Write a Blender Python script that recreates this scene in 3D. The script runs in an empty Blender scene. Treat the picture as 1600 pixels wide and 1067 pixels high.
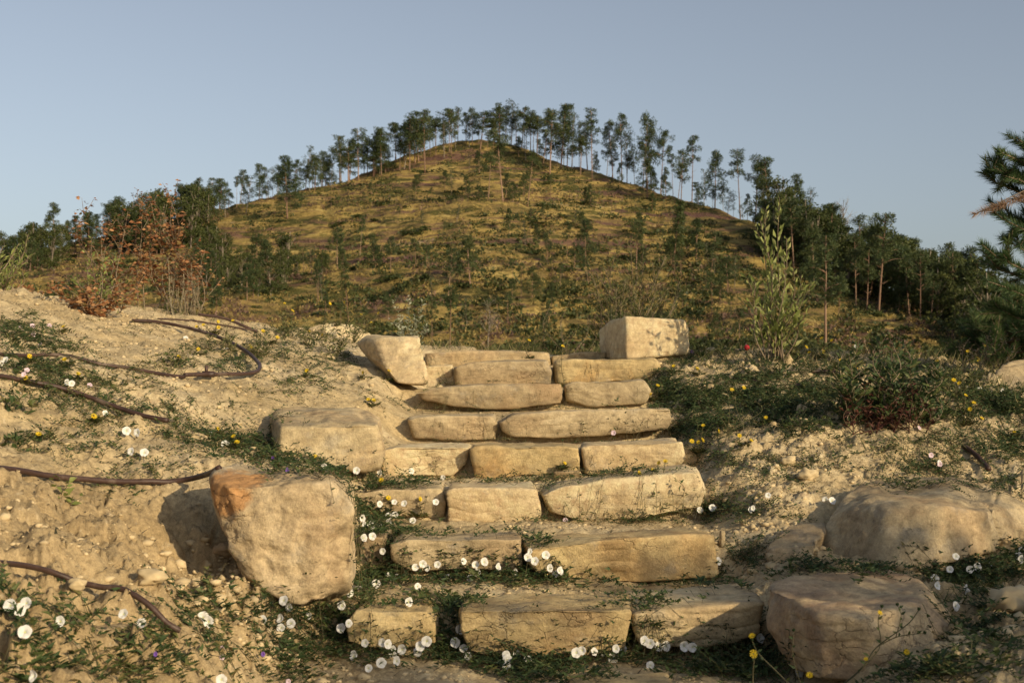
import bpy, bmesh, math, random
import numpy as np
from mathutils import Vector, Matrix, Euler
from mathutils.bvhtree import BVHTree

scene = bpy.context.scene
COL = scene.collection
# ---------------------------------------------------------------- camera, world, sun, exposure
cam_data = bpy.data.cameras.new('camera')
cam = bpy.data.objects.new('camera', cam_data)
COL.objects.link(cam)
cam.location = (0, 0, 0)
cam.rotation_euler = (math.radians(90), 0, 0)
cam_data.lens = 45
cam_data.sensor_width = 36
cam_data.shift_y = (590 - 533.5) / 1600
cam_data.clip_start = 0.05
cam_data.clip_end = 6000
cam_data.dof.use_dof = True
cam_data.dof.focus_distance = 5.8
cam_data.dof.aperture_fstop = 9.0
scene.camera = cam

SUN_DIR = Vector((0.64, -0.68, 0.34)).normalized()       # from the scene towards the sun
SUN_EL = math.asin(SUN_DIR.z)
SUN_AZ = math.atan2(SUN_DIR.x, SUN_DIR.y)
world = bpy.data.worlds.new('World')
scene.world = world
world.use_nodes = True
wn = world.node_tree
wn.nodes.clear()
sky = wn.nodes.new('ShaderNodeTexSky')
sky.sky_type = 'NISHITA'
sky.sun_disc = False
sky.sun_elevation = SUN_EL
sky.sun_rotation = SUN_AZ
sky.altitude = 300
sky.air_density = 1.0
sky.dust_density = 2.4
sky.ozone_density = 2.0
hsv = wn.nodes.new('ShaderNodeHueSaturation')
hsv.inputs['Saturation'].default_value = 0.57
bg = wn.nodes.new('ShaderNodeBackground')
bg.inputs['Strength'].default_value = 0.118
wo = wn.nodes.new('ShaderNodeOutputWorld')
wn.links.new(sky.outputs[0], hsv.inputs['Color'])
wn.links.new(hsv.outputs[0], bg.inputs[0])
wn.links.new(bg.outputs[0], wo.inputs[0])

sun_data = bpy.data.lights.new('sun', 'SUN')
sun_data.energy = 4.6
sun_data.angle = math.radians(0.55)
sun_data.color = (1.0, 0.81, 0.52)
sun = bpy.data.objects.new('sun', sun_data)
COL.objects.link(sun)
sun.rotation_euler = (-SUN_DIR).to_track_quat('-Z', 'Y').to_euler()
sun.location = (20, -15, 12)

scene.view_settings.view_transform = 'Standard'
scene.view_settings.look = 'None'
scene.view_settings.exposure = 0.0
scene.view_settings.gamma = 1.0
scene.view_settings.use_curve_mapping = False
scene.render.engine = 'CYCLES'
scene.cycles.use_denoising = True
scene.cycles.max_bounces = 6
scene.cycles.diffuse_bounces = 3
scene.cycles.transparent_max_bounces = 4

F, HY = 2000.0, 590.0       # focal length and horizon in photograph pixels


def W(px, py, d):
    """pixel and distance -> world point"""
    return np.array([(px - 800.0) * d / F, d, -(py - HY) * d / F])


# ---------------------------------------------------------------- noise
def _hash(ix, iy, iz, seed):
    h = (ix.astype(np.int64) * 374761393 + iy.astype(np.int64) * 668265263 + iz.astype(np.int64) * 2147483647 + seed * 974634777) & 0xFFFFFFFF
    h = ((h ^ (h >> 13)) * 1274126177) & 0xFFFFFFFF
    h = ((h ^ (h >> 16)) * 2246822519) & 0xFFFFFFFF
    h = h ^ (h >> 15)
    return h.astype(np.float64) / 4294967295.0


def vnoise(p, seed=0):
    f = np.floor(p)
    t = p - f
    t = t * t * t * (t * (t * 6 - 15) + 10)
    ix, iy, iz = f[:, 0], f[:, 1], f[:, 2]
    out = 0
    for a in (0, 1):
        wx = t[:, 0] if a else 1 - t[:, 0]
        for b in (0, 1):
            wy = t[:, 1] if b else 1 - t[:, 1]
            for c in (0, 1):
                wz = t[:, 2] if c else 1 - t[:, 2]
                out = out + _hash(ix + a, iy + b, iz + c, seed) * wx * wy * wz
    return out * 2 - 1


ROT = np.array([[0.8, 0.36, -0.48], [-0.6, 0.48, -0.64], [0.0, 0.8, 0.6]])


def fbm(p, octaves=4, seed=0, gain=0.5):
    out = 0; a = 1.0; q = p.copy()
    for k in range(octaves):
        out = out + a * vnoise(q, seed + k)
        q = q @ ROT.T * 2.03 + 17.3
        a *= gain
    return out


def worley(p, seed=0, dims=3):
    """distance to nearest and second nearest feature point, and the cell's random value"""
    f = np.floor(p)
    d1 = np.full(len(p), 9.0); d2 = np.full(len(p), 9.0); cid = np.zeros(len(p))
    rz = (-1, 0, 1) if dims == 3 else (0,)
    for a in (-1, 0, 1):
        for b in (-1, 0, 1):
            for c in rz:
                g = f + np.array([a, b, c])
                jx = _hash(g[:, 0], g[:, 1], g[:, 2], seed)
                jy = _hash(g[:, 0], g[:, 1], g[:, 2], seed + 11)
                if dims == 3:
                    jz = _hash(g[:, 0], g[:, 1], g[:, 2], seed + 23)
                    dd = (g[:, 0] + jx - p[:, 0]) ** 2 + (g[:, 1] + jy - p[:, 1]) ** 2 + (g[:, 2] + jz - p[:, 2]) ** 2
                else:
                    dd = (g[:, 0] + jx - p[:, 0]) ** 2 + (g[:, 1] + jy - p[:, 1]) ** 2
                dd = np.sqrt(dd)
                m = dd < d1
                d2 = np.where(m, d1, np.minimum(d2, dd))
                d1 = np.where(m, dd, d1)
                cid = np.where(m, _hash(g[:, 0], g[:, 1], g[:, 2], seed + 37), cid)
    return d1, d2, cid


def sstep(a, b, x):
    t = np.clip((x - a) / (b - a), 0, 1)
    return t * t * (3 - 2 * t)


# ---------------------------------------------------------------- object helpers
def tag(o, label=None, cat=None, group=None, kind=None):
    if label: o['label'] = label
    if cat: o['category'] = cat
    if group: o['group'] = group
    if kind: o['kind'] = kind
    return o


def empty(name, loc, parent=None):
    o = bpy.data.objects.new(name, None)
    o.empty_display_size = 0.1
    COL.objects.link(o)
    o.location = loc
    o.parent = parent
    return o


def mesh_np(name, verts, faces, mat=None, smooth=True, tint=None, quads=True):
    """verts (N,3), faces (M,k) arrays -> mesh data"""
    me = bpy.data.meshes.new(name)
    verts = np.ascontiguousarray(verts, dtype=np.float32)
    faces = np.ascontiguousarray(faces, dtype=np.int32)
    m, k = faces.shape
    me.vertices.add(len(verts))
    me.vertices.foreach_set('co', verts.ravel())
    me.loops.add(m * k)
    me.loops.foreach_set('vertex_index', faces.ravel())
    me.polygons.add(m)
    me.polygons.foreach_set('loop_start', np.arange(0, m * k, k, dtype=np.int32))
    me.polygons.foreach_set('loop_total', np.full(m, k, dtype=np.int32))
    if smooth:
        me.polygons.foreach_set('use_smooth', np.ones(m, dtype=bool))
    me.update(calc_edges=True)
    if tint is not None:
        at = me.attributes.new('tint', 'FLOAT', 'POINT')
        at.data.foreach_set('value', np.ascontiguousarray(tint, dtype=np.float32))
    if mat:
        me.materials.append(mat)
    return me


def link(name, me, loc=(0, 0, 0), parent=None):
    o = bpy.data.objects.new(name, me)
    COL.objects.link(o)
    o.location = loc
    o.parent = parent
    return o


def copy_tree(o, parent=None):
    c = o.copy(); COL.objects.link(c)
    if parent is not None: c.parent = parent
    for ch in o.children:
        copy_tree(ch, c)
    return c


# ---------------------------------------------------------------- material helper
class NT:
    def __init__(self, name):
        self.m = bpy.data.materials.new(name)
        self.m.use_nodes = True
        self.t = self.m.node_tree
        self.t.nodes.clear()
        self.out = self.t.nodes.new('ShaderNodeOutputMaterial')

    def n(self, typ, **kw):
        nd = self.t.nodes.new(typ)
        for k, v in kw.items():
            if k.startswith('i_'):
                key = k[2:]
                key = int(key) if key.isdigit() else key.replace('_', ' ')
                nd.inputs[key].default_value = v
            else:
                setattr(nd, k, v)
        return nd

    def l(self, a, b):
        self.t.links.new(a, b)

    def noise(self, vec, scale, detail=4, rough=0.55, dist=0.0):
        nd = self.n('ShaderNodeTexNoise')
        nd.inputs['Scale'].default_value = scale
        nd.inputs['Detail'].default_value = detail
        nd.inputs['Roughness'].default_value = rough
        nd.inputs['Distortion'].default_value = dist
        if vec is not None: self.l(vec, nd.inputs['Vector'])
        return nd.outputs['Fac']

    def ramp(self, fac, stops):
        nd = self.n('ShaderNodeValToRGB')
        cr = nd.color_ramp
        while len(cr.elements) < len(stops): cr.elements.new(0.5)
        for e, (p, c) in zip(cr.elements, stops):
            e.position = p
            e.color = (c[0], c[1], c[2], 1) if not isinstance(c, (int, float)) else (c, c, c, 1)
        self.l(fac, nd.inputs[0])
        return nd.outputs[0]

    def mix(self, fac, a, b, mode='MIX'):
        nd = self.n('ShaderNodeMix', data_type='RGBA', blend_type=mode)
        if isinstance(fac, (int, float)): nd.inputs[0].default_value = fac
        else: self.l(fac, nd.inputs[0])
        for s, v in ((6, a), (7, b)):
            if isinstance(v, (tuple, list)): nd.inputs[s].default_value = (v[0], v[1], v[2], 1)
            else: self.l(v, nd.inputs[s])
        return nd.outputs[2]

    def math(self, op, a, b=None):
        nd = self.n('ShaderNodeMath', operation=op)
        for s, v in ((0, a), (1, b)):
            if v is None: continue
            if isinstance(v, (int, float)): nd.inputs[s].default_value = v
            else: self.l(v, nd.inputs[s])
        return nd.outputs[0]

    def scalevec(self, vec, s):
        nd = self.n('ShaderNodeMapping')
        nd.inputs['Scale'].default_value = s
        self.l(vec, nd.inputs[0])
        return nd.outputs[0]

    def bump(self, height, strength, dist, normal=None):
        nd = self.n('ShaderNodeBump')
        nd.inputs['Strength'].default_value = strength
        nd.inputs['Distance'].default_value = dist
        self.l(height, nd.inputs['Height'])
        if normal is not None: self.l(normal, nd.inputs['Normal'])
        return nd.outputs[0]

    def princ(self, col, rough=0.9, normal=None, spec=0.2):
        b = self.n('ShaderNodeBsdfPrincipled')
        if isinstance(col, (tuple, list)): b.inputs['Base Color'].default_value = (*col, 1)
        else: self.l(col, b.inputs['Base Color'])
        b.inputs['Roughness'].default_value = rough
        b.inputs['Specular IOR Level'].default_value = spec
        if normal is not None: self.l(normal, b.inputs['Normal'])
        self.l(b.outputs[0], self.out.inputs[0])
        return b

    def leaf(self, col, trans=0.3, rough=0.55):
        b = self.n('ShaderNodeBsdfPrincipled')
        self.l(col, b.inputs['Base Color'])
        b.inputs['Roughness'].default_value = rough
        b.inputs['Specular IOR Level'].default_value = 0.25
        tr = self.n('ShaderNodeBsdfTranslucent')
        self.l(col, tr.inputs[0])
        mx = self.n('ShaderNodeMixShader')
        mx.inputs[0].default_value = trans
        self.l(b.outputs[0], mx.inputs[1]); self.l(tr.outputs[0], mx.inputs[2])
        self.l(mx.outputs[0], self.out.inputs[0])


def leaf_material(name, stops, trans=0.3, objvar=0.0):
    t = NT(name)
    at = t.n('ShaderNodeAttribute', attribute_name='tint')
    fac = at.outputs['Fac']
    if objvar:
        oi = t.n('ShaderNodeObjectInfo')
        fac = t.math('ADD', fac, t.math('MULTIPLY', t.math('SUBTRACT', oi.outputs['Random'], 0.5), objvar))
    t.leaf(t.ramp(fac, stops), trans)
    return t.m


def simple_material(name, col, rough=0.85, var=0.35, scale=20.0, spec=0.2):
    t = NT(name)
    tc = t.n('ShaderNodeTexCoord')
    f = t.noise(tc.outputs['Object'], scale, 4)
    c2 = tuple(c * (1 - var) for c in col); c3 = tuple(min(1, c * (1 + var * 0.6)) for c in col)
    t.princ(t.ramp(f, [(0.3, c2), (0.7, c3)]), rough, spec=spec)
    return t.m


def stone_material(name, light, mid, dark, stain=None, stain_amt=0.45, seed=0.0, stain_at=None):
    t = NT(name)
    tc = t.n('ShaderNodeTexCoord'); oi = t.n('ShaderNodeObjectInfo')
    add = t.n('ShaderNodeVectorMath', operation='ADD')
    t.l(tc.outputs['Object'], add.inputs[0])
    cmb = t.n('ShaderNodeCombineXYZ')
    t.l(t.math('MULTIPLY', oi.outputs['Random'], 37.0), cmb.inputs[0])
    t.l(t.math('MULTIPLY', oi.outputs['Random'], 11.0), cmb.inputs[1])
    cmb.inputs[2].default_value = seed
    t.l(cmb.outputs[0], add.inputs[1])
    v = add.outputs[0]
    big = t.noise(v, 3.2, 5, 0.6, 0.6)
    col = t.ramp(big, [(0.30, dark), (0.5, mid), (0.68, light)])
    # each block has its own tone
    tone = t.n('ShaderNodeMapRange'); t.l(oi.outputs['Random'], tone.inputs[0]); tone.inputs[3].default_value = 0.74; tone.inputs[4].default_value = 1.06
    tv_ = t.n('ShaderNodeVectorMath', operation='SCALE'); t.l(col, tv_.inputs[0]); t.l(tone.outputs[0], tv_.inputs['Scale']); col = tv_.outputs[0]
    br = t.noise(v, 1.7, 6, 0.62, 1.0)
    col = t.mix(t.math('MULTIPLY', t.ramp(br, [(0.54, 0.0), (0.63, 1.0)]), 0.55), col, (dark[0] * .8, dark[1] * .72, dark[2] * .68))
    # bedding bands
    bv = t.scalevec(v, (1.5, 1.5, 9.0))
    band = t.noise(bv, 2.4, 6, 0.6, 1.2)
    col = t.mix(t.math('MULTIPLY', t.ramp(band, [(0.42, 0.0), (0.62, 1.0)]), 0.5), col, mid)
    col = t.mix(t.math('MULTIPLY', t.ramp(band, [(0.30, 1.0), (0.42, 0.0)]), 0.55), col, dark)
    if stain:
        sfac = t.ramp(t.noise(v, 2.1, 5, 0.6, 0.8), [(0.5, 0.0), (0.62, 1.0)])
        if stain_at is not None:
            dist = t.n('ShaderNodeVectorMath', operation='DISTANCE')
            t.l(tc.outputs['Object'], dist.inputs[0]); dist.inputs[1].default_value = stain_at[:3]
            wob = t.math('ADD', dist.outputs['Value'], t.math('MULTIPLY', t.math('SUBTRACT', t.noise(v, 14, 5, 0.65), 0.5), stain_at[3] * 1.2))
            nr = t.n('ShaderNodeMapRange'); t.l(wob, nr.inputs[0])
            nr.inputs[1].default_value = stain_at[3]; nr.inputs[2].default_value = stain_at[3] * 0.75
            sfac = nr.outputs[0]
        col = t.mix(t.math('MULTIPLY', sfac, stain_amt), col, stain)
    # lichen / grey weathering, grain and pits
    grey = t.ramp(t.noise(v, 7.0, 7, 0.72), [(0.55, 0.0), (0.66, 1.0)])
    col = t.mix(t.math('MULTIPLY', grey, 0.42), col, (0.27, 0.25, 0.21))
    grain = t.noise(v, 140, 4, 0.7)
    col = t.mix(0.35, col, t.ramp(grain, [(0.25, 0.25), (0.75, 0.8)]), 'OVERLAY')
    mot = t.noise(v, 24, 7, 0.78)
    col = t.mix(0.75, col, t.ramp(mot, [(0.30, 0.22), (0.5, 0.5), (0.70, 0.72)]), 'OVERLAY')
    spk = t.ramp(t.noise(v, 55, 5, 0.8), [(0.62, 0.0), (0.70, 1.0)])
    col = t.mix(t.math('MULTIPLY', spk, 0.35), col, (0.13, 0.10, 0.07))
    mus = t.noise(v, 22, 8, 0.72)
    n1 = t.bump(mus, 0.7, 0.011)
    cr = t.n('ShaderNodeTexVoronoi', feature='DISTANCE_TO_EDGE'); cr.inputs['Scale'].default_value = 5.0
    wv = t.n('ShaderNodeVectorMath', operation='ADD')
    t.l(bv, wv.inputs[0])
    sc3 = t.n('ShaderNodeTexNoise'); sc3.inputs['Scale'].default_value = 6; sc3.inputs['Detail'].default_value = 5
    t.l(v, sc3.inputs['Vector'])
    wsc = t.n('ShaderNodeVectorMath', operation='SCALE'); wsc.inputs['Scale'].default_value = 1.6
    t.l(sc3.outputs['Color'], wsc.inputs[0]); t.l(wsc.outputs[0], wv.inputs[1])
    cs = t.n('ShaderNodeVectorMath', operation='SCALE'); cs.inputs['Scale'].default_value = 0.35
    t.l(wv.outputs[0], cs.inputs[0]); t.l(cs.outputs[0], cr.inputs['Vector'])
    crack = t.ramp(cr.outputs['Distance'], [(0.0, 0.0), (0.03, 1.0)])
    cmask = t.ramp(t.noise(v, 2.6, 3, 0.5), [(0.56, 0.0), (0.64, 1.0)])
    n2 = t.bump(t.math('SUBTRACT', 1.0, t.math('MULTIPLY', t.math('SUBTRACT', 1.0, crack), cmask)), 0.7, 0.008, n1)
    col = t.mix(t.math('MULTIPLY', t.math('MULTIPLY', t.ramp(cr.outputs['Distance'], [(0.0, 1.0), (0.012, 0.0)]), cmask), 0.45), col, (0.12, 0.085, 0.055))
    n3 = t.bump(grain, 0.7, 0.004, n2)
    t.princ(col, 0.92, n3, 0.15)
    return t.m
# ---------------------------------------------------------------- foreground ground: heights fitted through surveyed points
GP = []
for px, py, d in [
    (0,1067,2.6),(200,1067,2.95),(400,1067,3.25),(550,1045,3.6),(0,950,2.85),(150,960,3.15),(300,960,3.5),
    (0,880,3.2),(275,1000,3.2),(450,980,3.8),(0,800,3.6),(150,810,3.9),(270,850,4.15),(330,742,4.6),(0,742,3.95),(200,760,4.35),
    (0,680,4.5),(200,680,5.0),(400,705,5.2),(540,750,5.1),(0,600,5.2),(200,620,5.7),(400,640,6.1),(0,530,6.1),(200,560,6.7),
    (412,702,5.8),(400,590,7.1),(560,610,7.3),(610,690,6.4),(0,485,7.3),(200,520,7.9),(400,545,8.3),(560,570,8.2),
    (0,457,8.3),(100,468,8.6),(210,490,9.0),(300,497,9.2),(400,511,9.5),(500,523,9.7),(600,545,9.6),(0,500,10.6),(400,548,11.5),
    (660,552,9.6),(800,554,9.7),(950,556,9.7),(800,590,11.5),(640,600,8.0),
    (1000,1067,3.5),(800,1067,3.55),(1200,1067,3.25),(1400,1067,3.05),(1600,1067,2.85),(1190,955,4.2),(1200,875,4.65),(1150,870,4.8),
    (1250,830,5.05),(1250,780,5.3),(1150,750,5.6),(1250,692,6.0),(1400,684,6.1),(1600,700,6.2),(1600,870,4.7),(1640,800,5.25),(1500,752,5.75),(1380,752,5.65),(1500,915,4.35),
    (1600,975,3.6),(1500,1000,3.6),(1100,655,7.0),(1250,640,7.0),(1450,640,6.9),(1600,640,6.8),(1080,700,6.3),
    (1100,592,8.0),(1250,590,8.0),(1400,600,7.8),(1600,608,7.6),(1050,556,9.1),(1180,554,9.2),(1300,558,9.2),(1450,572,9.2),(1600,592,9.2),
    (1050,580,11),(1300,595,11),(1600,615,11)]:
    GP.append(W(px, py, d))
for p in [(-4,1,-.3),(4,1,-1.0),(-3,-1,-.9),(3,-2,-1.6),(0,2,-1.15),(0,0,-1.55),(0,-3,-2.1),(-5,5,.2),(-6,8,.7),(5,5,-.3),(6,8,-.15),
          (-4,12,.1),(0,13,-.8),(4,13,-.8),(-1.5,1.2,-.85),(1.6,1.4,-1.2)]:
    GP.append(np.array(p, float))
GP = np.array(GP)


def _tps(r2):
    return np.where(r2 > 1e-9, 0.5 * r2 * np.log(r2 + 1e-12), 0)


_n = len(GP)
_K = _tps(((GP[:, None, :2] - GP[None, :, :2]) ** 2).sum(-1)) + np.eye(_n) * 0.06
_P = np.c_[np.ones(_n), GP[:, :2]]
_A = np.block([[_K, _P], [_P.T, np.zeros((3, 3))]])
_S = np.linalg.solve(_A, np.r_[GP[:, 2], np.zeros(3)])

STEP_D = np.array([3.30, 4.0, 4.75, 5.5, 6.25, 7.0, 7.75, 8.5, 9.3])
STEP_Z = np.array([-.865, -.735, -.60, -.462, -.335, -.192, -.050, .100, .172])


def base_z(x, y):
    z = np.empty(len(x))
    for i in range(0, len(x), 40000):
        s = slice(i, i + 40000)
        r2 = (x[s, None] - GP[None, :, 0]) ** 2 + (y[s, None] - GP[None, :, 1]) ** 2
        z[s] = _tps(r2) @ _S[:_n] + _S[_n] + _S[_n + 1] * x[s] + _S[_n + 2] * y[s]
    # stairway bed: treads of earth between the stone fronts
    zt = np.full(len(x), -0.99)
    for dk, zk, zp in zip(STEP_D, STEP_Z, np.r_[-0.99, STEP_Z[:-1]]):
        zt = zt + (zk - zp) * sstep(dk + 0.06, dk + 0.2, y)
    zt = zt - 0.035 - 0.03 * sstep(0.0, 0.1, 0 * y)
    tilt = np.zeros(len(x))
    for k in range(len(STEP_D) - 1):   # treads rise a little towards the next front
        a, b = STEP_D[k] + 0.25, STEP_D[k + 1] + 0.06
        tilt += 0.015 * np.clip((y - a) / (b - a), 0, 1) * (y < b + 0.0) * (y > a)
    zt = zt + tilt
    wl = sstep(-0.85, -0.55, x); wr = 1 - sstep(0.80, 1.05, x)
    wy = sstep(3.0, 3.5, y) * (1 - sstep(9.35, 9.8, y))
    w = wl * wr * wy
    return z * (1 - w) + zt * w, w


def ground_detail(x, y, w):
    p = np.c_[x, y, np.zeros(len(x))]
    right = sstep(0.6, 1.3, x)
    lowleft = (1 - sstep(3.8, 5.2, y)) * (1 - sstep(-1.0, -0.4, x))
    crest = sstep(7.0, 9.0, y) * (1 - sstep(-1.5, -0.8, x))
    dz = (0.022 + 0.02 * lowleft) * fbm(p * 1.7, 3, 5)
    dz += (0.010 + 0.012 * lowleft + .006 * right) * fbm(p * 9.0, 5, 9, 0.6)
    # erosion steps running across the left bank
    q = p.copy(); q[:, 1] *= 2.2
    st = fbm(q * 2.6 + 3.3, 3, 31)
    dz += (0.02 + 0.02 * lowleft) * (sstep(-0.1, 0.06, st) - 0.5)
    # clods
    am = 0.42 + 0.62 * right + 0.7 * lowleft + 0.25 * crest
    am *= 0.6 + 0.8 * np.clip(vnoise(p * 1.3, 77) + 0.4, 0, 1)
    warp = p + 0.03 * np.c_[vnoise(p * 9, 1), vnoise(p * 9, 2), np.zeros(len(x))]
    d1, d2, cid = worley(warp * 7.5, 3, 2)
    dz += am * 0.044 * (cid * np.clip((d2 - d1) * 2.2, 0, 1) * (1.0 - 0.6 * d1) - 0.25)
    d1, d2, cid = worley(warp * 19 + 5, 13, 2)
    dz += am * 0.026 * (cid * np.clip((d2 - d1) * 2.4, 0, 1) - 0.25)
    d1, d2, cid = worley(warp * 45 + 5, 17, 2)
    dz += (0.6 + am) * 0.009 * (cid * np.clip((d2 - d1) * 2.4, 0, 1) - 0.3)
    # shrinkage cracks in the low left bank
    d1, d2, cid = worley(warp * 4.2 + 9.1, 19, 2)
    dz -= lowleft * 0.032 * (1 - sstep(0.0, 0.09, d2 - d1)) * sstep(-0.2, 0.3, vnoise(p * 2.3, 41))
    # hollow under the left boulder's flank
    dz -= 0.07 * np.exp(-(((x + 1.02) / 0.16) ** 2 + ((y - 4.15) / 0.22) ** 2))
    return dz * (1 - 0.55 * w)


def ground_z(x, y):
    x = np.atleast_1d(np.asarray(x, float)); y = np.atleast_1d(np.asarray(y, float))
    z, w = base_z(x, y)
    return z + ground_detail(x, y, w)


NU, NV = 700, 500
uu = np.r_[np.linspace(-1.05, -0.48, 45, endpoint=False), np.linspace(-0.48, 0.48, NU - 90), np.linspace(0.48, 1.05, 46)[1:]]; vv = np.exp(np.linspace(math.log(1.7), math.log(13.5), NV))
U, V = np.meshgrid(uu, vv)
gx = (U * V).ravel(); gy = V.ravel()
gz = ground_z(gx, gy)
gverts = np.c_[gx, gy, gz]


def grid_faces(nu, nv):
    i = np.arange(nu * nv).reshape(nv, nu)
    return np.stack([i[:-1, :-1].ravel(), i[:-1, 1:].ravel(), i[1:, 1:].ravel(), i[1:, :-1].ravel()], 1)


# soil
t = NT('soil')
geo = t.n('ShaderNodeNewGeometry'); P = geo.outputs['Position']
sep = t.n('ShaderNodeSeparateXYZ'); t.l(P, sep.inputs[0])
big = t.noise(P, 1.1, 5, 0.6, 0.5)
col = t.ramp(big, [(0.30, (0.40, 0.30, 0.155)), (0.48, (0.52, 0.405, 0.23)), (0.66, (0.60, 0.485, 0.30))])
at = t.n('ShaderNodeAttribute', attribute_name='tint')      # fresh-dug browner clay
col = t.mix(at.outputs['Fac'], col, t.ramp(big, [(0.3, (0.33, 0.235, 0.12)), (0.7, (0.47, 0.35, 0.19))]))
mid = t.noise(P, 9, 6, 0.65)
col = t.mix(t.math('MULTIPLY', t.ramp(mid, [(0.38, 1.0), (0.52, 0.0)]), 0.4), col, (0.33, 0.235, 0.12))
pale = t.ramp(t.noise(P, 26, 6, 0.7), [(0.58, 0.0), (0.68, 1.0)])
col = t.mix(t.math('MULTIPLY', pale, 0.45), col, (0.60, 0.50, 0.34))
crumb = t.noise(P, 42, 8, 0.8)
col = t.mix(0.8, col, t.ramp(crumb, [(0.32, 0.20), (0.5, 0.5), (0.68, 0.70)]), 'OVERLAY')
grain = t.noise(P, 210, 3, 0.7)
col = t.mix(0.4, col, t.ramp(grain, [(0.2, 0.2), (0.8, 0.82)]), 'OVERLAY')
spk = t.ramp(t.noise(P, 75, 4, 0.8), [(0.63, 0.0), (0.68, 1.0)])
col = t.mix(t.math('MULTIPLY', spk, 0.5), col, (0.10, 0.07, 0.04))
n1 = t.bump(t.noise(P, 34, 9, 0.75), 0.8, 0.013)
n2 = t.bump(grain, 0.6, 0.003, n1)
t.princ(col, 0.95, n2, 0.1)
M_soil = t.m

dug = (1 - sstep(3.9, 4.9, gy + 0.35 * vnoise(np.c_[gx, gy, gz] * 1.6, 91))) * (1 - sstep(-.9, -.2, gx)) * .85 + .55 * sstep(.9, 1.3, gx) * (1 - sstep(4.8, 5.4, gy))
ground_me = mesh_np('ground', gverts, grid_faces(NU, NV), M_soil, tint=np.clip(dug, 0, 1))
ground = link('ground', ground_me)
tag(ground, kind='structure', label='pale sandy clay bank around the stone steps')

# ---------------------------------------------------------------- hill
SKX = np.array([-1200, -600, -200, 0, 100, 280, 350, 400, 450, 520, 600, 680, 730, 760, 820, 900, 1000, 1100, 1200, 1300, 1400, 1500, 1600, 1900, 2600], float)
SKY = np.array([520, 450, 410, 392, 382, 345, 334, 324, 306, 285, 256, 233, 224, 222, 232, 258, 290, 318, 352, 408, 450, 498, 540, 575, 590], float)
SKD = np.array([230, 250, 265, 275, 280, 300, 305, 310, 318, 328, 340, 348, 350, 350, 345, 330, 310, 290, 268, 245, 225, 205, 190, 180, 170], float)
D0 = 120.0


def sky_y(px):
    # smoothed skyline so that no facet shows
    o = 0
    for s in (-24, -12, 0, 12, 24): o = o + np.interp(px + s, SKX, SKY)
    return o / 5


def hill_z(x, y, detail=True):
    x = np.atleast_1d(np.asarray(x, float)); y = np.atleast_1d(np.asarray(y, float))
    px = 800 + F * x / np.maximum(y, 5)
    ys = sky_y(px); dd = np.interp(px, SKX, SKD)
    tt = np.clip((y - D0) / (dd - D0), 0, 1)
    Y = 604 + (ys - 604) * tt ** 0.75
    z = (HY - Y) * np.minimum(y, dd) / F
    over = np.maximum(y - dd, 0)
    z = z - 0.0055 * over ** 2 / (1 + over * 0.01)
    z = np.maximum(z, -12)
    if detail:
        p = np.c_[x, y, np.zeros(len(x))]
        a = sstep(D0, D0 + 40, y)
        q = p.copy(); q[:, 0] *= 0.45
        z = z + a * (1.5 * fbm(q * 0.045, 5, 51) - 0.7 * (1 - np.minimum(1, 5 * np.abs(vnoise(np.c_[x / np.maximum(y, 5) * 17 + .25 * vnoise(p * .03, 44), y * .006, 0 * x], 45)))) * sstep(0, 40, dd - y) + 0.35 * fbm(p * 0.35, 3, 61))
    return z


def hill_pos(px, py):
    """point on the hillside seen at this pixel"""
    ys = float(sky_y(np.array([px]))[0]); dd = float(np.interp(px, SKX, SKD))
    tt = max(0.0, min(1.0, (py - 604) / (ys - 604))) ** (1 / 0.75)
    d = D0 + tt * (dd - D0)
    if py < ys: d = dd + 3
    x = (px - 800) * d / F
    return np.array([x, d, hill_z(x, d)[0]])


HU, HV = 440, 250
uu = np.linspace(-0.62, 0.62, HU); vv = np.linspace(105, 430, HV)
U, V = np.meshgrid(uu, vv)
hx = (U * V).ravel(); hy = V.ravel()
hz = hill_z(hx, hy)
t = NT('hillside_grass')
geo = t.n('ShaderNodeNewGeometry'); P = geo.outputs['Position']
Ps = t.scalevec(P, (0.05, 0.05, 0.22))
a = t.noise(t.scalevec(P, (0.09, 0.09, 0.22)), 1.0, 8, 0.66, 0.8)
col = t.ramp(a, [(0.32, (0.11, 0.098, 0.038)), (0.44, (0.22, 0.158, 0.062)), (0.52, (0.36, 0.255, 0.082)), (0.62, (0.45, 0.335, 0.12)), (0.72, (0.28, 0.25, 0.085))])
b = t.noise(t.scalevec(P, (0.035, 0.035, 0.30)), 1.3, 7, 0.66, 1.0)
col = t.mix(t.ramp(b, [(0.515, 0.0), (0.585, 0.85)]), col, (0.135, 0.075, 0.062))
gmask = t.ramp(t.noise(t.scalevec(P, (0.12, 0.12, 0.4)), 1.0, 8, 0.7, 0.5), [(0.50, 0.0), (0.57, 0.85)])
col = t.mix(gmask, col, (0.055, 0.062, 0.020))
pm = t.ramp(t.noise(t.scalevec(P, (0.06, 0.06, 0.3)), 1.7, 9, 0.7), [(0.645, 0.0), (0.69, 0.8)])
col = t.mix(pm, col, (0.38, 0.29, 0.17))
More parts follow.
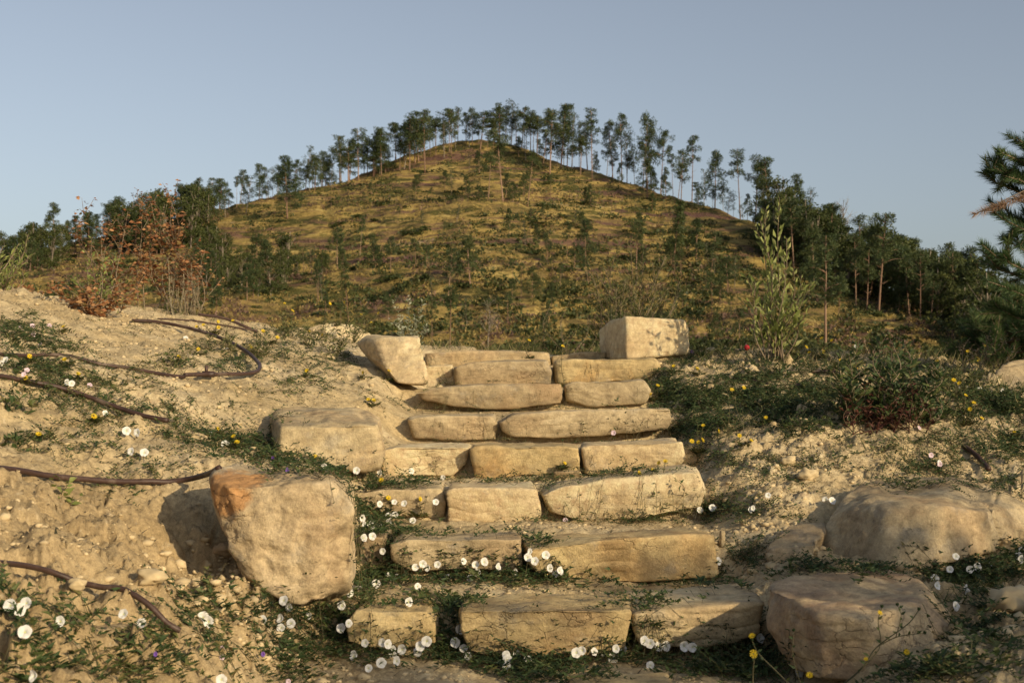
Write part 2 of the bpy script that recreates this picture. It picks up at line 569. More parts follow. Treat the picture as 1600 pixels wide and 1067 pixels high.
def patch(col, px, py, rx, rz, c, amt):
    c0 = hill_pos(px, py)
    sb = t.n('ShaderNodeVectorMath', operation='SUBTRACT'); t.l(P, sb.inputs[0]); sb.inputs[1].default_value = tuple(c0)
    ln_ = t.n('ShaderNodeVectorMath', operation='LENGTH'); t.l(t.scalevec(sb.outputs[0], (1 / rx, 1 / (rz * 2.5), 1 / rz)), ln_.inputs[0])
    wob = t.math('ADD', ln_.outputs['Value'], t.math('MULTIPLY', t.math('SUBTRACT', t.noise(P, 0.35, 7, 0.7), 0.5), 2.6))
    return t.mix(t.math('MULTIPLY', t.ramp(wob, [(0.7, 1.0), (1.0, 0.0)]), amt), col, c)


BR = (0.125, 0.068, 0.060); PL = (0.42, 0.33, 0.20)
for q in [(600, 383, 7, 2.0, PL, .8), (640, 372, 6, 1.2, PL, .6), (905, 322, 9, .8, PL, .5), (1110, 420, 7, 1.0, PL, .5), (700, 242, 14, 1.6, BR, .9), (1100, 335, 22, 1.5, BR, .9), (1000, 375, 20, 1.6, BR, .85),
          (830, 372, 16, 1.5, BR, .8), (600, 408, 12, 1.3, BR, .85), (900, 430, 14, 1.3, BR, .8), (1080, 455, 12, 1.2, BR, .85), (470, 400, 12, 1.2, BR, .8), (1180, 380, 16, 1.5, BR, .8), (740, 480, 10, 1.0, BR, .8), (560, 480, 9, .9, BR, .7), (800, 262, 12, 1.0, BR, .8), (135, 440, 10, 1.0, BR, .8)]:
    col = patch(col, *q)
fine = t.noise(P, 1.6, 6, 0.75)
col = t.mix(0.6, col, t.ramp(fine, [(0.25, 0.2), (0.75, 0.8)]), 'OVERLAY')
n1 = t.bump(t.noise(P, 0.9, 7, 0.7), 0.9, 0.7)
t.princ(col, 0.95, n1, 0.05)
M_hill = t.m
hillside = link('hillside', mesh_np('hillside', np.c_[hx, hy, hz], grid_faces(HU, HV), M_hill))
tag(hillside, kind='structure', label='steep grassy hillside rising to a wooded summit')

# wide terrain: all round, out to the horizon, below the two detailed sheets where they lie
NR, NA = 150, 260
rr = np.exp(np.linspace(math.log(0.6), math.log(3500), NR)); aa = np.linspace(0, 2 * math.pi, NA, endpoint=False)
R_, A_ = np.meshgrid(rr, aa, indexing='ij')
tx = (R_ * np.sin(A_)).ravel(); ty = (R_ * np.cos(A_)).ravel()
near, _w = base_z(np.clip(tx, -6, 6), np.clip(ty, -4, 13))
hz2 = hill_z(tx, ty, False)
rad = np.hypot(tx, ty)
wn_ = 1 - sstep(13, 40, rad)
ang = np.abs(np.arctan2(tx, ty))
wh = sstep(70, 118, ty) * (1 - sstep(0.55, 0.9, ang)) * (1 - sstep(430, 700, rad))
valley = -7 + 2.0 * fbm(np.c_[tx, ty, 0 * tx] * 0.02, 3, 5)
tz = near * wn_ + (1 - wn_) * (hz2 * wh + valley * (1 - wh))
ratio = np.where(ty > 0.1, np.abs(tx) / np.maximum(ty, .1), 9)
dip = (ratio < 1.0) * (ty > 1.8) * (ty < 13.0)
tz = tz - 0.30 * dip
dip2 = (ratio < 0.60) * (ty > 108) * (ty < 425)
tz = tz - 3.0 * dip2 - 0.04
tv = np.vstack([np.c_[tx, ty, tz], [[0, 0, ground_z(0, 0)[0] - 0.05]]])
i = np.arange(NR * NA).reshape(NR, NA); j = np.roll(i, -1, axis=1)
tf = np.stack([i[:-1].ravel(), i[1:].ravel(), j[1:].ravel(), j[:-1].ravel()], 1)
tf = np.vstack([tf, np.stack([np.full(NA, NR * NA), i[0], j[0], j[0]], 1)])
cap = tf[-NA:, :3]; tf = tf[:-NA]
terr_me = bpy.data.meshes.new('terrain')
terr_me.from_pydata(tv.tolist(), [], tf.tolist() + cap.tolist())
terr_me.polygons.foreach_set('use_smooth', np.ones(len(terr_me.polygons), dtype=bool))
t = NT('terrain')
geo = t.n('ShaderNodeNewGeometry'); P = geo.outputs['Position']
ln = t.n('ShaderNodeVectorMath', operation='LENGTH'); t.l(P, ln.inputs[0])
c_near = t.ramp(t.noise(P, 1.1, 6, 0.6), [(0.32, (0.31, 0.22, 0.11)), (0.66, (0.52, 0.41, 0.245))])
c_far = t.ramp(t.noise(P, 0.06, 8, 0.65), [(0.35, (0.05, 0.055, 0.02)), (0.6, (0.22, 0.16, 0.05))])
mr = t.n('ShaderNodeMapRange'); t.l(ln.outputs['Value'], mr.inputs[0]); mr.inputs[1].default_value = 14; mr.inputs[2].default_value = 30
t.princ(t.mix(mr.outputs[0], c_near, c_far), 0.95, t.bump(t.noise(P, 8, 8, 0.7), 0.6, 0.05), 0.1)
terr_me.materials.append(t.m)
terrain = link('terrain', terr_me)
tag(terrain, kind='structure', label='surrounding land and valley floor')
# ---------------------------------------------------------------- rocks
def hull_planes(pts):
    bm = bmesh.new()
    for p in pts: bm.verts.new(p)
    bmesh.ops.convex_hull(bm, input=bm.verts)
    bm.normal_update()
    c = np.mean(np.array(pts), axis=0)
    pl = []
    for f in bm.faces:
        n = np.array(f.normal); o = float(n @ np.array(f.verts[0].co))
        if n @ c > o: n, o = -n, -o
        for q in pl:
            if n @ q[0] > 0.985 and abs(o - q[1]) < 0.02: break
        else: pl.append((n, o, f.calc_area()))
    bm.free()
    return c, pl


_CS = {}


def cube_sphere(n):
    if n in _CS: return _CS[n]
    g = np.tan(np.linspace(-math.pi / 4, math.pi / 4, n + 1))
    vid = {}; verts = []; faces = []
    for ax in range(3):
        for s in (-1, 1):
            idx = np.empty((n + 1, n + 1), int)
            for i_ in range(n + 1):
                for j_ in range(n + 1):
                    v = [0, 0, 0]
                    v[ax] = s; v[(ax + 1) % 3] = g[i_]; v[(ax + 2) % 3] = g[j_]
                    key = (round(v[0], 6), round(v[1], 6), round(v[2], 6))
                    k = vid.get(key)
                    if k is None:
                        k = vid[key] = len(verts); verts.append(v)
                    idx[i_, j_] = k
            a = idx[:-1, :-1].ravel(); b = idx[1:, :-1].ravel(); c = idx[1:, 1:].ravel(); d = idx[:-1, 1:].ravel()
            faces.append(np.stack([a, b, c, d] if s > 0 else [a, d, c, b], 1))
    out = np.array(verts, float), np.vstack(faces)
    _CS[n] = out
    return out


def vnormals(v, f):
    a = v[f[:, 2]] - v[f[:, 0]]; b = v[f[:, 3]] - v[f[:, 1]]
    fn = np.cross(a, b)
    n = np.zeros_like(v)
    for k in range(4):
        for ax in range(3):
            n[:, ax] += np.bincount(f[:, k], weights=fn[:, ax], minlength=len(v))
    return n / (np.linalg.norm(n, axis=1, keepdims=True) + 1e-12)


def rock_mesh(hulls, n, seed, rough=1.0, sharp=16, strata=1.0, cut=(.90, .975)):
    sharp = sharp * 4.0
    V_, F_ = [], []; off = 0
    for pts in hulls:
        c, pl = hull_planes(pts)
        pts = np.array(pts)
        ext = (pts.max(0) - pts.min(0)) / 2
        # broken corners: flat fracture planes across the edges
        rc = np.random.RandomState(seed + 500)
        for _k in range(16 if cut else 0):
            u_ = rc.normal(0, 1, 3); u_[rc.randint(3)] *= .35; u_ /= np.linalg.norm(u_)
            if np.abs(u_).max() > .88: continue
            n_ = u_ / ext; n_ /= np.linalg.norm(n_)
            s_ = float(((pts - c) @ n_).max())
            pl.append((n_, float(n_ @ c) + s_ * rc.uniform(*cut), 0))
        cs, cf = cube_sphere(n)
        dirs = cs * ext
        L = np.linalg.norm(dirs, axis=1, keepdims=True); dirs = dirs / L
        N = np.array([q[0] for q in pl]); O = np.array([q[1] for q in pl]) - N @ c
        dn = np.maximum(dirs @ N.T, 1e-4)
        r = O[None, :] / dn
        rmin = r.min(1, keepdims=True)
        rs = (((r / rmin) ** -sharp).sum(1)) ** (-1.0 / sharp) * rmin[:, 0]
        v = c + dirs * rs[:, None]
        sz = float(ext.max())
        p = v + seed * 7.31
        nm = vnormals(v, cf)
        dd = 0.013 * fbm(p * 3.5, 3, seed) * min(1.2, sz / 0.25)
        wq = p + 0.06 * np.c_[fbm(p * 5, 2, seed + 3), fbm(p * 5, 2, seed + 4), fbm(p * 5, 2, seed + 5)]
        d1, d2, cid = worley(wq * np.array([4.5, 4.5, 7.0]), seed, 3)
        dd += 0.013 * (cid - 0.5) * sstep(0.0, 0.25, d2 - d1)
        d1, d2, cid = worley(wq * np.array([11, 11, 17.0]), seed + 2, 3)
        dd += 0.007 * (cid - 0.5) * sstep(0.0, 0.3, d2 - d1)
        zz = p[:, 2] * 22 + 1.3 * fbm(p * 2.5, 3, seed + 8)
        lay = np.abs((zz % 1.0) - 0.5) * 2
        side = 1 - nm[:, 2] ** 2
        dd += -0.008 * strata * (1 - sstep(0.0, 0.35, lay)) * sstep(-0.1, 0.5, vnoise(p * 4, seed + 9)) * side
        dd += 0.0022 * fbm(p * 28, 3, seed + 12, 0.6)
        r2 = np.partition(r, 1, axis=1)[:, 1:2]
        edge = np.exp(-(((r2 - rmin) / rmin)[:, 0] / 0.05) ** 2)
        dd -= (0.012 if cut is None else 0.018) * edge * np.clip(fbm(p * 6.5, 4, seed + 15) + 0.1, 0, 1)
        v = v + nm * (dd * rough)[:, None]
        V_.append(v); F_.append(cf + off); off += len(v)
    return np.vstack(V_), np.vstack(F_)


rock_bvh_v, rock_bvh_f = [], []


def rock(name, hulls, n, seed, mat, parent=None, **kw):
    v, f = rock_mesh(hulls, n, seed, **kw)
    rock_bvh_f.append(f + sum(len(a) for a in rock_bvh_v)); rock_bvh_v.append(v)
    lo, hi = v.min(0), v.max(0)
    o = np.array([(lo[0] + hi[0]) / 2, (lo[1] + hi[1]) / 2, lo[2]])
    par_loc = np.array(parent.location) if parent else 0
    ob = link(name, mesh_np(name, v - o, f, mat), tuple(o - par_loc), parent)
    return ob


M_stoneA = stone_material('sandstone_ochre', (0.63, 0.50, 0.275), (0.53, 0.40, 0.20), (0.37, 0.27, 0.145), (0.42, 0.22, 0.07), 0.35)
M_stoneB = stone_material('sandstone_cream', (0.67, 0.56, 0.36), (0.57, 0.45, 0.26), (0.40, 0.31, 0.19), (0.42, 0.26, 0.12), 0.25, 3.0)
M_stoneC = stone_material('sandstone_grey', (0.55, 0.445, 0.28), (0.44, 0.345, 0.205), (0.30, 0.23, 0.14), (0.36, 0.22, 0.11), 0.3, 5.0)
M_stoneD = stone_material('sandstone_rusty', (0.64, 0.51, 0.32), (0.54, 0.41, 0.24), (0.38, 0.27, 0.16), (0.22, 0.12, 0.085), 0.4, 9.0)


def step_hull(front, d, depth, seed, sink=0.012, back=None):
    """front: outline pixels of the face; extruded back by depth"""
    rnd = random.Random(seed)
    pts = []
    ys = [p[1] for p in front]; mid = (min(ys) + max(ys)) / 2
    for q in front:
        px, py = q[0], q[1]
        dd = q[2] if len(q) > 2 else d
        w = W(px, py, dd)
        low = py > mid
        if low: w[2] -= sink; w[1] += 0.035
        pts.append(w)
        b = w.copy(); b[1] += depth + rnd.uniform(-.03, .03); b[0] += rnd.uniform(-.03, .03)
        if not low: b[2] += rnd.uniform(-.01, .008)
        pts.append(b)
    return pts


stairs = empty('stone_stairway', tuple(W(800, 1067, 3.6)))
tag(stairs, 'rough sandstone stairway climbing the bank, split blocks laid in eight rows', 'stairway')
STEPS = [
    # row, outline, d, depth, material, label
    ([(560, 1104), (700, 1102), (705, 1135), (560, 1135)], 3.36, .30, 'B', None),
    ([(890, 1094), (1065, 1090), (1070, 1135), (890, 1135)], 3.36, .32, 'A', None),
    ([(538, 975), (556, 955), (668, 953), (677, 975), (676, 1003), (600, 1012), (540, 1003)], 4.03, .28, 'A', None),
    ([(716, 955), (760, 952), (900, 950), (985, 955), (980, 1010), (900, 1028), (775, 1028), (730, 1018), (717, 985)], 3.97, .36, 'A', 'widest block of the bottom row, ochre stains on its face'),
    ([(990, 960), (1100, 950), (1195, 945), (1190, 985), (1150, 998), (1080, 1008), (1000, 1004), (990, 985)], 4.0, .42, 'B', None),
    ([(560, 838), (598, 840), (600, 880), (562, 885)], 4.85, .25, 'C', None),
    ([(607, 850), (640, 842), (812, 842), (816, 885), (640, 888), (610, 872)], 4.77, .26, 'C', None),
    ([(824, 858), (900, 848), (1000, 840), (1117, 836), (1122, 895), (1000, 908), (905, 907), (840, 898), (825, 880)], 4.73, .36, 'A', 'long block with a reddish band along its foot'),
    ([(545, 775), (600, 764), (690, 763), (697, 785), (694, 808), (560, 802)], 5.55, .30, 'B', None),
    ([(697, 768), (710, 762), (840, 764), (844, 785), (842, 815), (770, 822), (700, 818)], 5.48, .30, 'B', 'blocky pale stone in the third row from the bottom'),
    ([(846, 775), (870, 762), (940, 752), (1094, 737), (1104, 765), (1098, 790), (1040, 802), (905, 813), (860, 800)], 5.48, .30, 'B', 'longest block of the third row, its left end chipped'),
    ([(592, 705), (620, 698), (734, 699), (728, 722), (708, 740), (595, 742)], 6.28, .32, 'B', None),
    ([(736, 703), (745, 699), (880, 697), (904, 701), (906, 735), (820, 741), (742, 738)], 6.22, .32, 'A', None),
    ([(909, 700), (925, 694), (1068, 690), (1072, 715), (1064, 735), (990, 741), (915, 740)], 6.22, .32, 'B', None),
    ([(864, 738), (908, 736), (911, 750), (866, 751)], 6.12, .10, 'C', 'small flat packing stone wedged under the fourth row'),
    ([(638, 655), (660, 651), (770, 650), (777, 662), (775, 680), (740, 684), (646, 681)], 7.02, .32, 'C', None),
    ([(779, 660), (800, 648), (880, 643), (1050, 638), (1054, 655), (1045, 668), (960, 672), (870, 682), (800, 679), (783, 672)], 6.97, .34, 'C', 'long block with a dark chipped left end in the fifth row'),
    ([(648, 614), (690, 604), (800, 600), (876, 599), (882, 615), (878, 628), (790, 637), (720, 634), (660, 624)], 7.72, .34, 'C', 'long dark weathered block with a tapering left end'),
    ([(883, 602), (900, 597), (1008, 593), (1018, 610), (1010, 628), (920, 633), (886, 622)], 7.78, .32, 'C', None),
    ([(664, 573), (706, 571), (709, 590), (700, 600), (668, 600)], 8.62, .25, 'B', None),
    ([(708, 575), (740, 566), (800, 563), (857, 563), (863, 580), (861, 597), (780, 600), (712, 598)], 8.48, .32, 'C', None),
    ([(868, 566), (900, 562), (1025, 559), (1034, 572), (1030, 588), (960, 594), (872, 596)], 8.48, .34, 'A', 'orange-toned block at the right of the second row from the top'),
    ([(664, 552), (720, 549), (857, 550), (861, 565), (858, 580), (666, 580)], 9.25, .34, 'B', None),
    ([(862, 556), (900, 551), (948, 549), (950, 575), (864, 575)], 9.3, .32, 'C', None),
]
MS = {'A': M_stoneA, 'B': M_stoneB, 'C': M_stoneC, 'D': M_stoneD}
for k, (fr, d, dep, mt, lab) in enumerate(STEPS):
    res = 37 if d < 5 else (31 if d < 6.5 else 25)
    if d < 3.5: res = 22
    o = rock('step_stone', [step_hull(fr, d, dep, k)], res, 100 + k, MS[mt], stairs, rough=0.62, sharp=40, strata=0.8, cut=None)
    if lab: o['label'] = lab


def P3(l): return [W(*q) for q in l]


M_b1 = stone_material('sandstone_orange_stained', (0.60, 0.48, 0.31), (0.51, 0.39, 0.23), (0.38, 0.28, 0.16), (0.44, 0.21, 0.07), 0.75, 2.0,
                      stain_at=(-0.145, -0.16, 0.40, 0.13))
b = rock('boulder', [P3([
    (326, 765, 4.06), (333, 738, 4.18), (360, 728, 4.35), (440, 733, 4.5), (536, 745, 4.5),
    (350, 757, 3.98), (440, 760, 3.985), (520, 757, 3.99), (550, 785, 4.0), (548, 800, 4.4),
    (562, 835, 4.03), (560, 860, 4.05), (548, 915, 4.08), (505, 940, 4.05), (468, 950, 4.02), (430, 938, 4.0), (388, 908, 4.0),
    (350, 840, 4.01), (332, 800, 4.03), (430, 850, 3.965), (500, 860, 3.97), (400, 790, 3.965), (400, 860, 3.96),
    (400, 905, 4.4), (540, 930, 4.4), (345, 800, 4.4)])], 60, 7, M_b1, rough=1.15, sharp=14)
tag(b, 'large upright tan boulder with a rusty orange stain, at the left foot of the steps', 'boulder')
b = rock('boulder', [P3([
    (438, 668, 5.60), (588, 662, 5.62), (601, 700, 5.68), (592, 738, 5.66), (438, 726, 5.60), (425, 654, 5.98), (420, 690, 6.0), (428, 720, 6.0),
    (434, 638, 6.12), (470, 634, 6.2), (560, 638, 6.22), (598, 653, 6.1), (440, 700, 6.2), (600, 720, 6.1)])], 38, 21, M_stoneB, rough=0.9, sharp=20)
tag(b, 'squarish cream block beside the fourth row of steps, left end in shade', 'boulder')
b = rock('boulder', [P3([
    (586, 529, 8.05), (657, 525, 8.0), (671, 597, 7.86), (650, 604, 7.84), (621, 598, 7.86), (603, 577, 7.92),
    (556, 537, 8.35), (572, 524, 8.5), (650, 524, 8.45), (575, 562, 8.35), (600, 595, 8.3), (665, 600, 8.2)])], 34, 33, M_stoneB, rough=0.6, sharp=30)
tag(b, 'leaning wedge-shaped grey stone with lichen at the upper left of the steps', 'boulder')
b = rock('boulder', [P3([
    (976, 494, 8.9), (1068, 500, 8.92), (1076, 515, 8.95), (1077, 553, 8.95), (978, 562, 8.88), (936, 512, 9.45), (933, 540, 9.45), (941, 562, 9.4),
    (950, 500, 9.3), (1060, 499, 9.5), (1070, 560, 9.5), (950, 560, 9.5)])], 34, 45, M_stoneB, rough=0.6, sharp=34)
tag(b, 'cubic block on top of the bank at the right end of the top step', 'boulder')
b = rock('boulder', [P3([
    (1279, 858, 4.88), (1294, 805, 4.95), (1322, 772, 5.2), (1366, 748, 5.45), (1512, 747, 5.5), (1560, 768, 5.4), (1570, 830, 4.9),
    (1385, 788, 4.68), (1384, 884, 4.56), (1470, 790, 4.62), (1540, 800, 4.68), (1560, 862, 4.75), (1500, 874, 4.6), (1440, 892, 4.56),
    (1325, 892, 4.76), (1288, 878, 4.84), (1300, 870, 5.3), (1560, 870, 5.4)]),
    P3([(1500, 775, 5.2), (1560, 764, 5.3), (1608, 788, 5.2), (1618, 820, 5.1), (1608, 856, 4.95), (1560, 866, 4.84), (1500, 850, 4.85), (1550, 795, 4.84), (1590, 860, 5.3), (1500, 860, 5.3)])],
    46, 52, M_stoneC, rough=0.9, sharp=26, cut=(.94, .985))
tag(b, 'broad flat-topped boulder at the right edge', 'boulder')
b = rock('boulder', [P3([
    (1195, 858, 4.72), (1228, 822, 4.95), (1290, 815, 5.0), (1288, 835, 4.85), (1275, 850, 4.7), (1268, 888, 4.7), (1210, 895, 4.68), (1197, 878, 4.72),
    (1215, 880, 5.0), (1285, 880, 5.0)])], 36, 61, M_stoneC, rough=0.8, sharp=22)
tag(b, 'small grey block tucked against the left side of the broad right boulder', 'boulder')
b = rock('boulder', [P3([
    (1194, 912, 4.0), (1236, 900, 4.2), (1384, 893, 4.3), (1420, 902, 4.2), (1452, 916, 4.05), (1492, 978, 3.8),
    (1278, 962, 3.55), (1345, 970, 3.5), (1440, 950, 3.65), (1200, 980, 3.85), (1229, 1035, 3.75), (1278, 1062, 3.55), (1430, 1075, 3.5), (1488, 1010, 3.7),
    (1440, 1000, 4.2), (1230, 1000, 4.2)])], 54, 74, M_stoneD, rough=0.95, sharp=26, strata=0.35, cut=(.94, .985))
tag(b, 'big sloping boulder with reddish brown edges at the bottom right corner of the steps', 'boulder')
b = rock('boulder', [P3([
    (1545, 600, 7.6), (1560, 575, 7.7), (1598, 558, 7.9), (1660, 560, 7.9), (1665, 600, 7.6), (1600, 612, 7.5), (1600, 600, 8.2)])], 34, 83, M_stoneC, rough=0.9)
tag(b, 'tan rock cut by the right edge, beyond the weeds', 'boulder')
b = rock('boulder', [P3([
    (482, 512, 9.7), (508, 505, 9.75), (555, 506, 9.8), (582, 520, 9.7), (585, 545, 9.6), (510, 540, 9.6), (484, 535, 9.7), (500, 530, 10.0), (580, 530, 10.0)])], 30, 91, M_stoneB, rough=0.7)
tag(b, 'pale block half hidden behind yellow flowers, left of the leaning wedge stone', 'boulder')
b = rock('boulder', [P3([
    (415, 517, 9.6), (478, 510, 9.7), (482, 530, 9.6), (425, 535, 9.5), (430, 520, 9.9), (475, 522, 9.9)])], 24, 97, M_stoneC, rough=0.7)
tag(b, 'low flat stone on the left crest, further left of the pale block', 'boulder')
b = rock('rock', [P3([
    (1562, 1000, 3.4), (1590, 975, 3.55), (1640, 980, 3.5), (1640, 1010, 3.3), (1570, 1015, 3.3), (1600, 1000, 3.6)])], 28, 103, M_stoneC)
tag(b, 'grey rock in the bottom right corner', 'rock')

# ---------------------------------------------------------------- soil clods and pebbles
ico = {}
for s_ in (1, 2, 3):
    bm = bmesh.new(); bmesh.ops.create_icosphere(bm, subdivisions=s_, radius=1.0)
    ico[s_] = (np.array([v.co[:] for v in bm.verts]), np.array([[v.index for v in f.verts] for f in bm.faces]))
    bm.free()


def clod_shape(seed, lvl):
    v, f = ico[lvl]
    d = 1 + 0.35 * fbm(v * 1.6 + seed * 3.7, 3, seed, 0.6)
    v = v * d[:, None]
    return v, f


def scatter_rocks(pos, size, seed, lvl=1, flat=0.7):
    rs = np.random.RandomState(seed)
    Vs, Fs, off = [], [], 0
    shapes = [clod_shape(seed + k, lvl) for k in range(14)]
    for p, s in zip(pos, size):
        v, f = shapes[rs.randint(14)]
        a = rs.uniform(0, 6.28); ca, sa = math.cos(a), math.sin(a)
        vv_ = v * s * np.array([rs.uniform(.8, 1.3), rs.uniform(.7, 1.1), flat * rs.uniform(.7, 1.2)])
        vv_ = np.c_[vv_[:, 0] * ca - vv_[:, 1] * sa, vv_[:, 0] * sa + vv_[:, 1] * ca, vv_[:, 2]]
        Vs.append(vv_ + p); Fs.append(f + off); off += len(v)
    return np.vstack(Vs), np.vstack(Fs)


rs = np.random.RandomState(4)
# zones: (px, py, d) centres in world with radii (x,y), count, size range
def zone(cx, cy, rx, ry, n, s0, s1):
    x = cx + rx * rs.normal(0, .55, n); y = cy + ry * rs.normal(0, .55, n)
    s = s0 * (s1 / s0) ** (rs.uniform(0, 1, n) ** 3.2)
    return x, y, s


zs = [zone(-1.0, 4.05, .10, .2, 130, .008, .03), zone(-.75, 3.75, .25, .1, 120, .006, .026), zone(1.25, 6.0, .55, .8, 900, .003, .017), zone(1.9, 5.7, .8, .5, 400, .003, .015), zone(1.75, 8.6, .9, .5, 500, .004, .024),
      zone(1.0, 5.0, .25, .5, 500, .004, .022), zone(-.9, 3.9, .35, .4, 600, .003, .018), zone(-1.3, 3.4, .5, .4, 600, .002, .013),
      zone(-2.0, 6.5, 1.3, 1.6, 1600, .003, .017), zone(-2.6, 8.4, 1.2, .6, 700, .004, .018), zone(1.5, 3.5, .4, .4, 500, .004, .026),
      zone(.1, 4.55, .5, .08, 120, .003, .011), zone(.1, 5.3, .5, .08, 130, .003, .013), zone(.1, 6.05, .5, .08, 150, .003, .013),
      zone(.1, 6.8, .5, .08, 250, .003, .014), zone(.1, 3.75, .5, .12, 300, .003, .014), zone(.35, 4.5, .12, .06, 200, .004, .016)]
cx = np.concatenate([z_[0] for z_ in zs]); cy = np.concatenate([z_[1] for z_ in zs]); csz = np.concatenate([z_[2] for z_ in zs])
czz = ground_z(cx, cy) + csz * 0.05
v, f = scatter_rocks(np.c_[cx, cy, czz], csz, 5, 1)
M_clod = simple_material('clod', (0.55, 0.43, 0.25), 0.95, 0.35, 9.0)
o = link('soil_clods', mesh_np('soil_clods', v, f, M_clod, smooth=False))
tag(o, 'crumbled lumps of dry clay and gravel lying on the banks', 'soil', kind='stuff')
# larger lumps, each its own thing
for k, (px, py, s, lab) in enumerate([
    (236, 912, .030, 'tan clay lump in the hollow left of the orange-stained boulder'),
    (352, 868, .030, 'dark lump of clay in the shade against the orange-stained boulder'),
    (120, 922, .020, 'small pale chip of stone above the lowest hose at the left'),
    (1580, 955, .060, 'crumbling clay clod at the right edge, above the grey corner rock'),
    (1232, 725, .030, 'tan stone high on the rubble slope right of the steps'),
    (1262, 748, .035, 'round tan lump in the rubble above the broad right boulder'),
    (1128, 856, .022, 'upright sliver of stone at the right end of the second row of steps'),
    (180, 990, .05, 'flat pale slab beside two white flowers under the lowest hose'),
    (1270, 865, .02, 'little stone at the foot of the small grey block')]):
    # settle on the ground at that pixel
    dd = np.linspace(2.4, 9.5, 1500); gzz = ground_z((px - 800) * dd / F, dd); yy_ = HY - gzz / dd * F
    d_ = dd[np.argmax(yy_ < py)]; w = W(px, py, d_)
    v, f = clod_shape(300 + k, 3)
    sc = np.array([1.2, 1.0, 0.75]) if k not in (6, 7) else (np.array([.5, .5, 1.6]) if k == 6 else np.array([1.5, 1.0, .22]))
    v = v * s * sc
    z0 = float(ground_z(w[0], w[1])[0])
    o = link('stone', mesh_np('stone', v - [0, 0, v[:, 2].min()], f, M_stoneC if k in (1, 6, 7) else M_clod), (w[0], w[1], z0 - s * 0.25))
    tag(o, lab, 'stone')

# surfaces that plants and hoses rest on
sub = gverts.reshape(NV, NU, 3)[::3, ::3]
sv = sub.reshape(-1, 3); sf = grid_faces(sub.shape[1], sub.shape[0])
BV = np.vstack([sv] + rock_bvh_v); BF = np.vstack([sf] + [f_ + len(sv) for f_ in rock_bvh_f])
BVH = BVHTree.FromPolygons(BV.tolist(), BF.tolist())


def see(px, py):
    """the surface point seen at this pixel"""
    d = Vector(((px - 800) / F, 1.0, -(py - HY) / F)).normalized()
    h = BVH.ray_cast(Vector((0, 0, 0)), d, 60)
    return h[0], h[1]


def drop(x, y, z0):
    h = BVH.ray_cast(Vector((x, y, z0)), Vector((0, 0, -1)), 5)
    return h[0].z if h[0] is not None else float(ground_z(x, y)[0])
# ---------------------------------------------------------------- leaf and stem builders
LEAF = (np.array([[0, 0, 0], [-.5, .42, .10], [0, 1, -.06], [.5, .42, .10], [0, .45, 0]]), np.array([[0, 4, 1], [1, 4, 2], [2, 4, 3], [3, 4, 0]]))
BLADE = (np.array([[-.5, 0, 0], [.5, 0, 0], [.35, .5, .08], [-.35, .5, .08], [0, 1, -.02]]), np.array([[0, 1, 2], [0, 2, 3], [3, 2, 4]]))
ARROW = (np.array([[0, .12, 0], [-.55, -.12, .05], [-.32, .45, .10], [0, 1, -.08], [.32, .45, .10], [.55, -.12, .05]]),
         np.array([[0, 2, 1], [0, 3, 2], [0, 4, 3], [0, 5, 4]]))
NEEDLE = (np.array([[-.5, 0, 0], [.5, 0, 0], [0, 1, 0]]), np.array([[0, 1, 2]]))
CLUMP = (np.array([[-.45, -.1, 0], [.1, -.3, .15], [.5, .1, -.1], [.15, .5, .1], [-.3, .45, -.15], [0, .1, .1]]),
         np.array([[5, 0, 1], [5, 2, 3], [5, 4, 0], [5, 1, 2]]))
SPRAY = (np.array([[-.09, 0, 0], [.09, 0, 0], [0, 1, 0], [-.5, .75, .15], [-.62, .55, .1], [.5, .75, .1], [.62, .55, -.1]]),
         np.array([[0, 1, 2], [0, 3, 4], [1, 6, 5]]))


class Cards:
    def __init__(self, tpl):
        self.tpl = tpl; self.P = []; self.D = []; self.N = []; self.L = []; self.Wd = []; self.T = []

    def add(self, p, d, n, l, w, t):
        self.P.append(p); self.D.append(d); self.N.append(n); self.L.append(l); self.Wd.append(w); self.T.append(t)

    def many(self, P, D, N, L, Wd, T):
        self.P.extend(P); self.D.extend(D); self.N.extend(N); self.L.extend(L); self.Wd.extend(Wd); self.T.extend(T)

    def arrays(self):
        P = np.array(self.P, float); D = np.array(self.D, float); N = np.array(self.N, float)
        D /= np.linalg.norm(D, axis=1, keepdims=True) + 1e-9
        X = np.cross(D, N); X /= np.linalg.norm(X, axis=1, keepdims=True) + 1e-9
        Z = np.cross(X, D)
        L = np.array(self.L)[:, None, None]; Wd = np.array(self.Wd)[:, None, None]
        tv, tf = self.tpl
        v = P[:, None] + X[:, None] * tv[None, :, 0:1] * Wd + D[:, None] * tv[None, :, 1:2] * L + Z[:, None] * tv[None, :, 2:3] * L
        n = len(tv)
        f = tf[None] + (np.arange(len(P)) * n)[:, None, None]
        t = np.repeat(np.array(self.T), n)
        return v.reshape(-1, 3), f.reshape(-1, 3), t

    def build(self, name, mat, parent=None, origin=(0, 0, 0), smooth=False, extra=None):
        v, f, t = self.arrays()
        if extra is not None:
            f = np.vstack([f, extra[1] + len(v)]); v = np.vstack([v, extra[0]]); t = np.concatenate([t, extra[2]])
        return link(name, mesh_np(name, v - np.array(origin), f, mat, smooth=smooth, tint=t), (0, 0, 0) if parent is not None else origin, parent)


